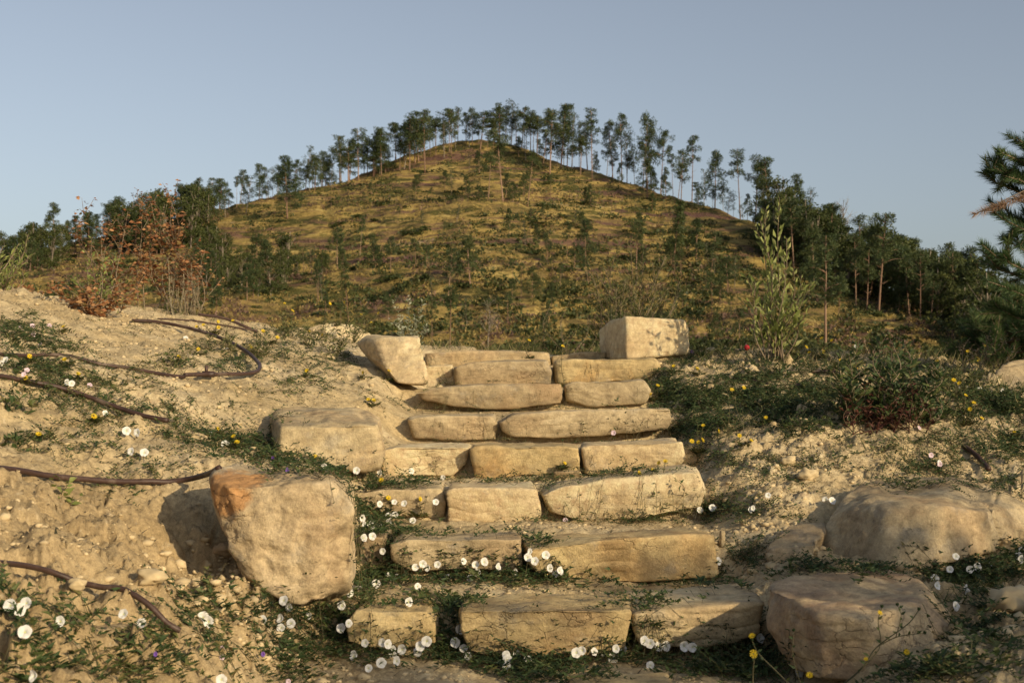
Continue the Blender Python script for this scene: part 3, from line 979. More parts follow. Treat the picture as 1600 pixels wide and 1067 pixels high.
class Tubes:
    def __init__(self, sides=5):
        self.s = sides; self.V = []; self.Fc = []; self.T = []; self.off = 0

    def add(self, pts, r0, r1, tint=0.5):
        pts = np.array(pts, float); n = len(pts)
        tan = np.gradient(pts, axis=0); tan /= np.linalg.norm(tan, axis=1, keepdims=True) + 1e-9
        ref = np.array([0.3, 0.9, 0.2]) if abs(tan[0][2]) > .7 else np.array([0, 0, 1.0])
        x = np.cross(tan, ref); x /= np.linalg.norm(x, axis=1, keepdims=True) + 1e-9
        y = np.cross(tan, x)
        r = np.linspace(r0, r1, n)[:, None, None] if np.isscalar(r1) else np.array(r1)[:, None, None]
        a = np.linspace(0, 2 * math.pi, self.s, endpoint=False)
        v = pts[:, None] + r * (np.cos(a)[None, :, None] * x[:, None] + np.sin(a)[None, :, None] * y[:, None])
        i = np.arange(n * self.s).reshape(n, self.s); j = np.roll(i, -1, 1)
        a_, b_, c_, d_ = i[:-1].ravel(), j[:-1].ravel(), j[1:].ravel(), i[1:].ravel()
        f = np.vstack([np.stack([a_, b_, c_], 1), np.stack([a_, c_, d_], 1)])
        caps = []
        for k in range(1, self.s - 1):
            caps.append([i[0, 0], i[0, k + 1], i[0, k]]); caps.append([i[-1, 0], i[-1, k], i[-1, k + 1]])
        f = np.vstack([f, caps])
        self.V.append(v.reshape(-1, 3)); self.Fc.append(f + self.off); self.T.append(np.full(n * self.s, tint)); self.off += n * self.s

    def arrays(self):
        return np.vstack(self.V), np.vstack(self.Fc), np.concatenate(self.T)

    def build(self, name, mat, parent=None, origin=(0, 0, 0)):
        v, f, t = self.arrays()
        return link(name, mesh_np(name, v - np.array(origin), f, mat, tint=t), (0, 0, 0) if parent is not None else origin, parent)


def smooth_line(pts, n):
    """Catmull-Rom through points"""
    P_ = np.array(pts, float)
    P_ = np.vstack([2 * P_[0] - P_[1], P_, 2 * P_[-1] - P_[-2]])
    out = []
    segs = len(P_) - 3
    for k in range(n):
        u = k / (n - 1) * segs; i_ = min(int(u), segs - 1); s = u - i_
        a, b, c, d = P_[i_:i_ + 4]
        out.append(0.5 * ((2 * b) + (c - a) * s + (2 * a - 5 * b + 4 * c - d) * s * s + (3 * b - a - 3 * c + d) * s ** 3))
    return np.array(out)


def unit(v):
    v = np.array(v, float); return v / (np.linalg.norm(v) + 1e-9)


G1 = (0.028, 0.050, 0.018); G2 = (0.060, 0.092, 0.030); G3 = (0.105, 0.115, 0.036)
M_bind = leaf_material('bindweed_leaf', [(0.0, G1), (0.5, G2), (0.85, (0.115, 0.130, 0.040)), (1.0, (0.20, 0.15, 0.06))], 0.25)
M_drygreen = leaf_material('dry_green_leaf', [(0.0, (0.055, 0.066, 0.022)), (0.5, (0.115, 0.125, 0.040)), (0.8, (0.20, 0.18, 0.07)), (1.0, (0.26, 0.19, 0.10))], 0.25)
M_willow = leaf_material('willow_leaf', [(0.0, (0.15, 0.18, 0.045)), (0.6, (0.27, 0.30, 0.09)), (1.0, (0.36, 0.36, 0.15))], 0.3)
M_brownleaf = leaf_material('dead_oak_leaf', [(0.0, (0.14, 0.060, 0.028)), (0.45, (0.31, 0.135, 0.058)), (0.8, (0.44, 0.24, 0.11)), (1.0, (0.13, 0.14, 0.04))], 0.25)
M_pale = leaf_material('dry_stalk', [(0.0, (0.16, 0.12, 0.07)), (0.6, (0.30, 0.24, 0.15)), (1.0, (0.38, 0.33, 0.22))], 0.2)
M_silver = leaf_material('silver_leaf', [(0.0, (0.18, 0.20, 0.12)), (1.0, (0.42, 0.43, 0.32))], 0.2)
M_red = leaf_material('red_leaf', [(0.0, (0.045, 0.018, 0.012)), (0.6, (0.10, 0.032, 0.022)), (1.0, (0.10, 0.06, 0.03))], 0.25)
M_needle = leaf_material('pine_needle', [(0.0, (0.028, 0.055, 0.022)), (0.6, (0.060, 0.105, 0.034)), (0.93, (0.12, 0.15, 0.05)), (1.0, (0.25, 0.11, 0.06))], 0.2)
M_deadneedle = leaf_material('dead_pine_needle', [(0.0, (0.12, 0.07, 0.045)), (1.0, (0.28, 0.18, 0.115))], 0.2)
M_stem = leaf_material('green_stem', [(0.0, (0.06, 0.06, 0.025)), (1.0, (0.17, 0.14, 0.07))], 0.0)
M_wood = leaf_material('woody_stem', [(0.0, (0.10, 0.065, 0.04)), (1.0, (0.26, 0.20, 0.13))], 0.0)
M_grass = leaf_material('grass_blade', [(0.0, (0.04, 0.055, 0.015)), (0.55, (0.10, 0.105, 0.03)), (1.0, (0.33, 0.26, 0.13))], 0.25)
M_petal = leaf_material('white_petal', [(0.0, (0.56, 0.56, 0.44)), (0.5, (0.74, 0.72, 0.66)), (1.0, (0.83, 0.81, 0.76))], 0.22)
M_pink = leaf_material('pink_petal', [(0.0, (0.66, 0.48, 0.54)), (1.0, (0.76, 0.60, 0.66))], 0.22)
M_violet = leaf_material('violet_petal', [(0.0, (0.11, 0.05, 0.26)), (1.0, (0.20, 0.10, 0.38))], 0.2)
M_yellow = leaf_material('yellow_petal', [(0.0, (0.66, 0.42, 0.01)), (1.0, (0.80, 0.60, 0.03))], 0.15)
M_throat = simple_material('flower_throat', (0.62, 0.62, 0.22), 0.7, 0.3, 200)
M_redpetal = simple_material('red_petal', (0.5, 0.03, 0.04), 0.7, 0.3, 100)
t = NT('hose_plastic')
tc = t.n('ShaderNodeTexCoord')
c_ = t.ramp(t.noise(tc.outputs['Object'], 9, 6, 0.7), [(0.35, (0.035, 0.019, 0.014)), (0.55, (0.065, 0.036, 0.026)), (0.7, (0.15, 0.11, 0.08))])
t.princ(c_, 0.5, t.bump(t.noise(tc.outputs['Object'], 120, 4), 0.3, 0.002), 0.35)
M_hose = t.m

# ---------------------------------------------------------------- drip hoses
HOSES = [
    ('brown hose looping over the left crest and bending back sharply', [(206, 502), (250, 505), (300, 517), (345, 537), (378, 560), (399, 577), (406, 588), (392, 597), (350, 597), (320, 595), (288, 590)], .0125, .02),
    ('brown hose running in from the left edge below the three yellow flowers', [(-20, 562), (30, 560), (70, 561), (110, 564), (150, 571), (200, 580), (245, 588), (288, 591)], .0105, .008),
    ('dark hose crossing the weeds of the left bank and ending near the orange-stained boulder', [(-20, 590), (30, 595), (90, 606), (130, 620), (175, 642), (215, 660), (262, 674)], .0115, .012),
    ('brown hose stretched level from the left edge to the top of the orange-stained boulder', [(-20, 740), (40, 746), (110, 755), (180, 759), (240, 757), (290, 751), (325, 742), (342, 733)], .0115, .02),
    ('lowest hose, dark and curving down from the left edge into the weeds', [(-20, 880), (40, 886), (90, 899), (140, 922), (185, 948), (230, 975), (262, 993), (282, 1003)], .0085, .01),
    ('thin pipe lying behind the looped hose on the left crest', [(246, 499), (290, 502), (330, 510), (365, 522), (400, 525)], .007, .01),
    ('short end of dark hose on the left crest beside the pale block', [(310, 492), (350, 498), (385, 512), (402, 520)], .012, .01),
    ('dark hose half buried in greenery right of the steps', [(1155, 590), (1185, 598), (1215, 604), (1255, 603), (1290, 608)], .012, .012),
    ('reddish brown hose end lying above the broad right boulder', [(1504, 700), (1520, 716), (1535, 730), (1545, 741)], .014, .012),
    ('short thin hose on the right crest near the leafy willow shrub', [(1268, 586), (1285, 581), (1305, 583)], .012, .01),
]
for lab, pts, r, lift in HOSES:
    wp = []
    for px, py in pts:
        h, _hn = see(px, py)
        if h is None:
            h = Vector(wp[-1]) + Vector((0.05, 0, 0)) if wp else Vector(W(px, py, 9).tolist())
        wp.append(np.array(h) + np.array([0, 0, lift]))
    wp = np.array(wp)
    # even out the depths so that the hose runs smoothly
    d = wp[:, 1].copy()
    for _ in range(3): d[1:-1] = 0.25 * d[:-2] + 0.5 * d[1:-1] + 0.25 * d[2:]
    wp = np.array([W(p[0], p[1], dd) + [0, 0, 0.004] for p, dd in zip(pts, d)])
    line = smooth_line(wp, len(pts) * 7)
    gl = ground_z(line[:, 0], line[:, 1]) + r * .7
    gl = np.array([gl[max(0, i_ - 3):i_ + 4].max() for i_ in range(len(gl))])
    gl = np.convolve(np.r_[[gl[0]] * 7, gl, [gl[-1]] * 7], np.ones(15) / 15, 'valid')
    if 'half buried' not in lab: line[:, 2] = np.maximum(line[:, 2], gl + (0.012 if 'looping' in lab else 0.0))
    r *= .88; tb = Tubes(10); tb.add(line, r, r)
    org = line[0]
    root = empty('drip_hose', tuple(org)); tag(root, lab, 'hose')
    tb.build('pipe', M_hose, root, org)
    if 'looping' in lab:
        cpt = line[-10]
        tc_ = Tubes(8); tc_.add([cpt + [-.03, 0, 0], cpt + [0.0, 0, 0], cpt + [.03, 0, 0]], r * 1.5, r * 1.5); tc_.add([cpt + [-.01, 0, 0], cpt + [-.01, 0, .045]], r * .8, r * .8)
        tc_.build('pipe_joint', M_hose, root, org)
# ---------------------------------------------------------------- low creeping plants
R5 = np.random.RandomState(55)


def strand(cards, tubes, p, length, size, up=0.0, heading=None, tlo=0.0, thi=0.85, lift=0.012, climb=0.35):
    a = R5.uniform(0, 2 * math.pi) if heading is None else heading
    n = max(3, int(length / (size * 0.55)))
    step = length / n
    x, y, z = p
    pts = [np.array([x, y, z])]
    zz = z; h = lift
    tn = R5.uniform(tlo, thi)
    for k in range(n):
        a += R5.normal(0, 0.28)
        x += math.cos(a) * step * (1 - up * .7); y += math.sin(a) * step * (1 - up * .7)
        g = drop(x, y, zz + 0.10)
        if g > zz + 0.05: g = zz + 0.01
        zz = max(g, zz - 0.05)
        h = lift + up * (k + 1) * step + R5.uniform(0, .008)
        q = np.array([x, y, zz + h]); pts.append(q)
        side = 1 if k % 2 else -1
        la = a + side * R5.uniform(.5, 1.4)
        d = np.array([math.cos(la), math.sin(la), R5.uniform(.0, .9)])
        nn = np.array([R5.normal(0, .45), R5.normal(-.35, .45), 1.0])
        s = size * R5.uniform(.6, 1.25) * (1 - 0.35 * k / n)
        cards.add(q, d, nn, s, s * R5.uniform(.34, .55), np.clip(tn + R5.normal(0, .12), 0, 1))
        if R5.rand() < .35:
            la = a - side * R5.uniform(.4, 1.3)
            d = np.array([math.cos(la), math.sin(la), R5.uniform(.0, 1.2)])
            cards.add(q, d, nn, s * .8, s * .4, np.clip(tn + R5.normal(0, .12), 0, 1))
    if tubes is not None and len(pts) > 2:
        tubes.add(pts[::3] if len(pts) > 5 else pts[::2], .0011, .0007, R5.uniform(0, 1))


def disc_flower(kind, seed):
    """one open funnel-shaped bindweed corolla facing +Z, and its throat and stalk, radius 1"""
    rn = np.random.RandomState(seed)
    n = 20
    rings = [(.015, -.34), (.14, -.27), (.34, -.11), (.62, .00), (.88, .06), (1.0, .05)]
    v = []; 
    for ri, (r, z) in enumerate(rings):
        for k in range(n):
            a = 2 * math.pi * k / n
            w = 1 + (0.035 * math.cos(5 * a) + 0.02 * rn.normal()) * (ri >= 4)
            zz = z + (0.05 * math.cos(5 * a + 1.0) + rn.normal(0, .02)) * ri / 4
            v.append((r * w * math.cos(a), r * w * math.sin(a), zz))
    f = []
    for ri in range(len(rings) - 1):
        for k in range(n):
            a, b = ri * n + k, ri * n + (k + 1) % n
            f.append((a, b, b + n, a + n))
    return np.array(v), np.array(f)


def petal_mesh(name, seed, mat, squash=1.0, fold=0.0):
    v, f = disc_flower('open', seed)
    v = v.copy(); v[:, 0] *= squash
    v[:, 2] += fold * v[:, 1] ** 2
    rad = np.hypot(v[:, 0] / squash, v[:, 1]); an = np.arctan2(v[:, 1], v[:, 0])
    tn = .35 + .45 * rad + .22 * np.cos(5 * an) * (rad > .2) - .5 * (rad < .2) + np.random.RandomState(seed).normal(0, .08, len(v))  # petal shading put into the tint as greyer pleats; greenish centre is its own
    return mesh_np(name, v, f, mat, tint=np.clip(tn, 0, 1))


COR = {
    'white': [petal_mesh('corolla', s, M_petal, sq, fo) for s, sq, fo in ((1, 1, 0), (2, .95, .1), (3, .85, .3), (4, 1, -.05), (5, .72, .5), (6, .9, -.3))],
    'pink': [petal_mesh('corolla', 9, M_pink, 1, .1)],
    'violet': [petal_mesh('corolla', 10, M_violet, .8, .3)]}
_v, _f = ico[2]
throat_me = mesh_np('throat', _v * [.11, .11, .06] + [0, 0, -.26], _f, M_throat)
stt = Tubes(5); stt.add([(0, 0, -.35), (.05, .0, -.9), (.2, -.1, -1.5), (.3, -.5, -2.1)], .09, .05, .9)
_v, _f, _t = stt.arrays(); stalk_me = mesh_np('stalk', _v, _f, M_stem, tint=_t)


def bindweed_flower(parent, px, py, r_px=None, kind='white', face=None):
    h, nrm = see(px, py)
    if h is None: h = Vector(W(px, py, 8.5).tolist())
    d = h.y
    r = 0.0148 * R5.uniform(.82, 1.15) if r_px is None else r_px * d / F
    pos = np.array(h) - unit(h) * (r * 1.3 + 0.062)
    # corollas turn to the light and to the open side
    nrm_ = unit(np.array([R5.normal(.15, .33), -1.0, R5.uniform(.05, .55)])) if face is None else unit(face)
    q = Vector(nrm_.tolist()).to_track_quat('Z', 'Y')
    me = COR[kind][R5.randint(len(COR[kind]))]
    rl = np.array(parent.location)
    o = link('flower', me, tuple(pos - rl), parent)
    o.rotation_mode = 'QUATERNION'; o.rotation_quaternion = q; o.scale = (r, r, r)
    if kind == 'pink': o['label'] = 'pale pink flower'
    if kind == 'violet': o['label'] = 'violet flower'
    if kind != 'violet': link('throat', throat_me, (0, 0, 0), o)
    link('stalk', stalk_me, (0, 0, 0), o)
    return o


def Z(off, pts, s=2.963):
    return [(off[0] + x / s, off[1] + y / s) for x, y in pts]


WHITE = Z((0, 707), [(45, 705), (120, 695), (90, 728), (115, 828), (278, 780), (570, 745), (655, 788), (155, 1032), (940, 762), (965, 782), (1025, 1050), (1312, 682), (1338, 715), (1215, 773), (1298, 768), (1347, 790), (1300, 810), (1430, 752), (1573, 812), (1580, 708)])
WHITE += Z((530, 707), [(80, 82), (187, 92), (335, 85), (480, 115), (255, 228), (300, 235), (447, 228), (188, 238), (108, 305), (120, 338), (147, 333), (229, 292), (258, 287), (229, 325), (197, 346), (154, 360), (154, 386), (114, 394), (341, 314), (201, 456), (352, 530), (387, 514), (409, 534), (455, 517), (577, 502), (631, 518), (672, 506), (736, 530), (815, 550), (230, 572), (267, 576), (171, 606), (364, 619), (502, 580), (607, 580), (637, 555), (322, 690), (874, 484), (883, 458), (905, 500), (957, 473), (975, 535), (1003, 560), (1022, 547), (45, 790), (8, 810), (119, 880), (66, 940), (195, 972), (136, 997), (199, 878), (225, 885), (248, 910), (248, 935), (290, 910), (266, 964), (363, 922), (375, 895), (405, 872), (560, 817), (537, 878), (576, 905), (596, 940), (773, 935), (780, 957), (818, 937), (775, 990), (871, 960), (1098, 925), (1124, 915), (1181, 920), (1225, 925), (1281, 907), (1310, 907), (1268, 950), (1414, 870), (1439, 883), (1480, 895), (1512, 895), (1592, 893), (1440, 983), (60, 630), (90, 632), (50, 650), (12, 708)])
WHITE += Z((1060, 707), [(100, 265), (158, 255), (330, 265), (345, 258), (415, 197), (713, 222), (680, 218), (1210, 47), (185, 502), (1285, 480), (1257, 540), (1350, 540), (1385, 530), (1435, 525), (1198, 615), (1187, 582), (1330, 630), (1340, 650), (1287, 710), (1590, 450), (1575, 480), (1585, 495), (27, 895), (65, 900), (380, 858), (558, 1014)])
WHITE += Z((0, 440), [(25, 360), (5, 378), (90, 525), (310, 468), (330, 470), (487, 608), (586, 690), (633, 698), (975, 708), (1040, 752), (1052, 758), (668, 790), (605, 785), (1047, 317), (860, 262), (1500, 855), (1510, 868)])
WHITE += Z((1060, 440), [(1297, 495), (1345, 487), (1395, 500), (1447, 515), (1468, 490), (1500, 508), (1540, 515), (68, 695), (822, 298)])
PINK = Z((0, 707), [(1028, 905), (1028, 947), (1335, 1058)]) + Z((0, 440), [(150, 205), (228, 205), (155, 245), (95, 215), (185, 290), (125, 410), (415, 480), (110, 430)]) + Z((530, 440), [(1270, 700)]) + Z((1060, 440), [(1170, 803), (1115, 675), (1210, 845)]) + Z((530, 707), [(1047, 313)])
VIOLET = Z((0, 707), [(720, 932), (1218, 932)]) + Z((0, 440), [(1262, 820), (1330, 872)]) + Z((1060, 440), [(62, 328), (285, 322)])

# mats: label, list of (cx, cy, rx, ry, strands), leaf size
MATS = [
    ('dense bindweed mat along the foot of the second row of steps, many white flowers', [(600, 900, 55, 22, 190), (700, 895, 80, 22, 280), (800, 898, 80, 20, 240), (890, 905, 70, 12, 110), (840, 862, 14, 22, 45), (1110, 915, 60, 8, 45)], .026),
    ('bindweed mat along the bottom edge in front of the widest block', [(600, 1015, 60, 22, 130), (690, 1020, 50, 26, 130), (800, 1038, 80, 16, 170), (920, 1030, 90, 13, 140), (700, 960, 22, 30, 90), (740, 1000, 22, 24, 40), (880, 1060, 100, 10, 90), (600, 960, 60, 10, 40)], .026),
    ('bindweed trailing round the gap right of the widest block', [(1003, 970, 16, 35, 90), (1060, 1022, 70, 16, 140), (1150, 1030, 50, 22, 120), (1120, 1055, 80, 12, 90), (990, 1000, 25, 18, 40)], .025),
    ('bindweed filling the corner between the orange-stained boulder and the third row of steps', [(590, 800, 40, 28, 150), (620, 835, 50, 12, 80), (575, 850, 22, 30, 100), (580, 770, 40, 20, 50), (560, 930, 22, 22, 60), (640, 760, 60, 10, 40)], .022),
    ('white-flowered bindweed spreading below the orange-stained boulder', [(430, 965, 60, 24, 90), (500, 975, 50, 24, 120), (470, 1025, 80, 24, 120), (345, 935, 50, 22, 60), (350, 1020, 60, 35, 60), (540, 1000, 30, 26, 60), (310, 975, 25, 18, 25)], .025),
    ('bindweed in the lower left corner with the three largest white flowers', [(40, 965, 60, 20, 32), (90, 1000, 90, 20, 40), (40, 1045, 50, 22, 50), (200, 1040, 90, 22, 60), (130, 965, 60, 12, 16), (250, 1010, 50, 25, 45), (10, 935, 30, 12, 14)], .026),
    ('weedy mat between the orange-stained boulder and the cream block', [(385, 700, 70, 22, 210), (450, 725, 60, 14, 130), (530, 740, 50, 14, 90), (340, 690, 50, 14, 70), (430, 690, 14, 26, 40), (570, 750, 30, 12, 40)], .020),
    ('bindweed creeping across the left bank under the dark hose', [(200, 640, 110, 26, 120), (90, 620, 80, 24, 90), (280, 670, 60, 22, 50), (150, 690, 110, 40, 60), (60, 690, 50, 20, 25), (250, 730, 70, 30, 35), (190, 770, 20, 18, 12)], .020),
    ('tangled weeds with pinkish flowers at the left edge below the crest', [(30, 520, 55, 30, 140), (60, 575, 90, 14, 90), (130, 595, 90, 16, 60), (80, 545, 60, 18, 50)], .021),
    ('small clumps of weeds dotted over the pale upper left bank', [(215, 525, 40, 12, 16), (240, 575, 60, 20, 40), (290, 560, 40, 25, 30), (175, 600, 60, 15, 25), (350, 640, 60, 6, 12), (110, 510, 80, 15, 8), (410, 610, 60, 14, 14)], .018),
    ('weeds with yellow and white flowers in the bend of the looped hose', [(370, 570, 35, 18, 90), (330, 545, 40, 14, 40), (420, 540, 60, 22, 100), (470, 560, 60, 22, 90), (510, 590, 40, 20, 40), (460, 610, 40, 22, 40), (470, 520, 60, 8, 60), (540, 560, 30, 20, 60), (590, 625, 40, 10, 20)], .020),
    ('dark green weed carpet right of the upper steps', [(1080, 625, 60, 24, 260), (1160, 625, 80, 26, 340), (1230, 640, 70, 26, 300), (1110, 665, 60, 12, 150), (1000, 675, 110, 10, 170), (1180, 595, 70, 10, 110), (1270, 615, 50, 22, 160), (1040, 605, 30, 16, 70), (1250, 670, 60, 10, 70)], .022),
    ('thin weeds along the foot of the fourth and third rows of steps', [(960, 742, 110, 5, 90), (860, 752, 60, 5, 40), (780, 755, 80, 5, 30), (960, 815, 120, 7, 90), (850, 790, 22, 20, 40), (1060, 800, 40, 12, 60), (700, 745, 60, 8, 25)], .016),
    ('sparse weeds on the upper treads of the stairway', [(740, 688, 90, 5, 50), (700, 642, 70, 4, 30), (830, 638, 50, 4, 20), (760, 598, 60, 4, 25), (885, 625, 14, 18, 20), (940, 590, 60, 4, 20), (960, 628, 50, 4, 20), (690, 600, 20, 4, 10)], .015),
    ('bindweed scrambling over the rubble slope above the small grey block', [(1090, 800, 30, 10, 50), (1130, 800, 50, 12, 60), (1180, 800, 50, 14, 50), (1120, 720, 50, 22, 60), (1200, 740, 70, 30, 70), (1090, 690, 30, 20, 50), (1300, 720, 60, 20, 45), (1150, 880, 40, 12, 35), (1180, 870, 30, 22, 40)], .018),
    ('bindweed in the shade below the broad right boulder, white flowers', [(1540, 900, 60, 26, 260), (1470, 900, 40, 14, 110), (1560, 950, 40, 20, 90), (1520, 985, 30, 14, 70), (1350, 895, 60, 8, 60), (1260, 890, 50, 8, 60), (1590, 870, 20, 12, 60)], .024),
    ('weeds with a row of white flowers in front of the rock at the right edge', [(1530, 620, 60, 14, 240), (1580, 640, 30, 26, 180), (1500, 650, 40, 14, 90), (1580, 700, 40, 26, 110), (1470, 610, 40, 14, 90)], .022),
    ('patchy weeds on the right slope above the broad boulder', [(1450, 730, 60, 16, 90), (1500, 700, 60, 24, 100), (1400, 700, 60, 14, 50), (1560, 760, 40, 14, 60), (1420, 760, 60, 8, 40)], .019),
    ('low weeds with small yellow flowers along the right crest', [(1080, 565, 40, 10, 90), (1170, 575, 60, 8, 70), (1240, 560, 50, 12, 120), (1300, 575, 60, 14, 150), (1410, 580, 70, 14, 170), (1500, 590, 50, 14, 120), (1120, 552, 60, 5, 70), (1040, 585, 30, 8, 30)], .020),
    ('weeds and bindweed in front of the big sloping boulder', [(1140, 1010, 50, 25, 110), (1190, 1045, 40, 20, 90), (1440, 1050, 60, 15, 60), (1540, 1010, 50, 20, 45), (1500, 1050, 60, 15, 50), (1240, 1055, 40, 14, 60)], .024),
]
mats = []
for lab, ells, size in MATS:
    cd = Cards(ARROW if size > .02 else LEAF); tb = Tubes(3)
    org = None
    for cx, cy, rx, ry, n in ells:
        dens_ = .66 if cy > 850 else (1.35 if lab.startswith('dark green') else (1.1 if 'crest' in lab or 'right edge' in lab else .85))
        for k in range(int(n * dens_)):
            u = R5.normal(0, .5); v_ = R5.normal(0, .5)
            if abs(u) > 1.1 or abs(v_) > 1.1: continue
            h, nr = see(cx + rx * u, cy + ry * v_)
            if h is None or h.y > 11: continue
            if nr.z < .3 and h.y < 9 and R5.rand() < .75: continue
            if org is None: org = np.array(h)
            dense = n / (rx * ry) > .06
            strand(cd, tb, np.array(h), R5.uniform(.05, .18) * (1.1 if h.y > 5 else 1), size * R5.uniform(.8, 1.15), up=R5.uniform(0, .5) if R5.rand() < .22 else 0.0,
                   tlo=0.0 if dense else .2, thi=.75 if dense else .95, lift=R5.uniform(.003, .02) if dense else .005)
    root = empty('bindweed', tuple(org)); tag(root, lab, 'bindweed' if 'bindweed' in lab else 'weeds', group='low creeping weeds')
    fo = cd.build('foliage', M_bind if 'weed' in lab and 'sparse' not in lab and 'small clumps' not in lab else M_drygreen, root, org); tag(fo, kind='stuff')
    st = tb.build('runners', M_stem, root, org); tag(st, kind='stuff')
    mats.append((root, ells))


def nearest_mat(px, py):
    best = None
    for root, ells in mats:
        for cx, cy, rx, ry, n in ells:
            s = math.hypot((px - cx) / (rx + 12), (py - cy) / (ry + 12))
            if best is None or s < best[0]: best = (s, root)
    return best[1]


for (px, py) in WHITE: bindweed_flower(nearest_mat(px, py), px, py)
for (px, py) in PINK: bindweed_flower(nearest_mat(px, py), px, py, kind='pink', r_px=4.0)
for (px, py) in VIOLET: bindweed_flower(nearest_mat(px, py), px, py, kind='violet', r_px=4.0)

# ---------------------------------------------------------------- yellow hawkweeds
n = 13
yv = []; yf = []
for ring, (r, tilt, cnt) in enumerate([(1.0, .12, 15), (.72, .32, 12), (.42, .5, 8)]):
    for k in range(cnt):
        a = 2 * math.pi * (k + .5 * ring) / cnt + R5.normal(0, .06); w = 1.7 * r / cnt * 1.6
        ca, sa = math.cos(a), math.sin(a); b0 = len(yv)
        for (rr_, ww, z_) in [(.08, -.3, 0), (.08, .3, 0), (r * .93, .5, tilt * r), (r, 0, tilt * r), (r * .93, -.5, tilt * r)]:
            yv.append((ca * rr_ - sa * ww * w, sa * rr_ + ca * ww * w, z_))
        yf += [(b0, b0 + 1, b0 + 2), (b0, b0 + 2, b0 + 3), (b0, b0 + 3, b0 + 4)]
head_me = mesh_np('flower_head', np.array(yv), np.array(yf), M_yellow, smooth=False, tint=R5.uniform(0, 1, len(yv)))
_v, _f = ico[2]
calyx_me = mesh_np('calyx', _v * [.42, .42, .5] + [0, 0, -.38], _f, M_stem, tint=np.full(len(_v), .3))

YEL = Z((0, 440), [(137, 345), (298, 360), (293, 208), (362, 425), (435, 623), (1010, 680), (1080, 715), (1097, 742), (1458, 808), (828, 345), (918, 312), (910, 208), (942, 200), (1012, 212), (1078, 180), (1318, 100), (1355, 135), (1430, 230), (1493, 245), (1218, 228), (1160, 300), (120, 445), (1528, 102), (1420, 412), (178, 705), (1285, 258), (1010, 185)])
YEL += Z((530, 440), [(103, 152), (182, 146), (150, 190), (110, 420), (135, 545), (160, 548), (232, 412), (25, 95), (880, 272), (1035, 298), (1475, 480), (1440, 520), (1045, 840), (1480, 838), (1452, 870), (1390, 885), (1510, 830), (375, 1005), (228, 1000), (195, 918), (1548, 390), (1580, 760)])
YEL += Z((1060, 440), [(663, 262), (710, 272), (592, 303), (605, 328), (750, 362), (825, 402), (883, 290), (930, 305), (1198, 368), (1340, 322), (1387, 355), (1420, 297), (1300, 470), (1368, 560), (1405, 632), (1350, 590), (248, 500), (303, 490), (115, 665), (187, 692), (283, 712), (62, 738), (92, 742), (113, 733), (338, 735), (1330, 525), (1555, 695), (88, 402), (675, 325), (405, 628), (1275, 455), (1390, 365)])
# cluster heads into plants
left = list(YEL); clusters = []
while left:
    p = left.pop(0); c = [p]
    again = True
    while again:
        again = False
        for q in list(left):
            if any(math.hypot(q[0] - w_[0], q[1] - w_[1]) < 26 for w_ in c) and len(c) < 6:
                c.append(q); left.remove(q); again = True
    clusters.append(c)
LAND = [((48, 560), 'beside the hose at the far left edge'), ((101, 560), 'beside the left-hand hose'), ((100, 512), 'on the bare upper left bank'),
        ((122, 585), 'between the two hoses of the left bank'), ((147, 650), 'under the dark hose of the left bank'), ((350, 680), 'left of the cream block'),
        ((492, 712), 'at the foot of the cream block'), ((280, 557), 'inside the bend of the looped hose'), ((308, 515), 'above the looped hose'),
        ((340, 505), 'on the left crest near the looped hose'), ((445, 480), 'standing tall on the left crest'), ((482, 518), 'in front of the pale half-hidden block'),
        ((410, 517), 'on the left crest near the low flat stone'), ((390, 545), 'right of the looped hose'), ((480, 578), 'on the bank between hose and wedge stone'),
        ((60, 678), 'low at the left edge'), ((580, 495), 'rising behind the leaning wedge stone'), ((568, 582), 'left of the leaning wedge stone'),
        ((580, 624), 'above the cream block'), ((608, 580), 'against the leaning wedge stone'), ((538, 472), 'tallest on the crest near the pale half-hidden block'),
        ((827, 532), 'behind the top step at its middle'), ((880, 541), 'behind the top step near the cubic block'), ((1025, 605), 'at the right end of the dark tapering block row'),
        ((882, 723), 'before the fourth row, at its middle'), ((1025, 730), 'at the right end of the fourth row'), ((656, 779), 'on the third row of steps at the left'),
        ((606, 775), 'on the third row beside the orange-stained boulder'), ((1052, 572), 'right of the cubic block'), ((1063, 696), 'where the fourth row meets the slope'),
        ((1290, 530), 'just right of the leafy willow shrub'), ((1262, 545), 'at the foot of the leafy willow shrub'), ((1313, 562), 'left of the tall weedy bush'),
        ((1338, 575), 'inside the left side of the weedy bush'), ((1365, 540), 'at the top of the weedy bush'), ((1464, 564), 'right of the weedy bush'),
        ((1520, 552), 'among dry stalks under the young pine'), ((1500, 600), 'in the weeds near the right-edge rock'), ((1520, 640), 'on the right slope below the right-edge rock'),
        ((1150, 607), 'on the weed carpet right of the steps'), ((1110, 672), 'low on the weed carpet, nearest the steps'), ((1155, 680), 'at the lower edge of the weed carpet'),
        ((1585, 675), 'at the right edge on the slope'), ((1090, 575), 'on the right crest near the cubic block'), ((1196, 652), 'inside the weed carpet')]
used = set()
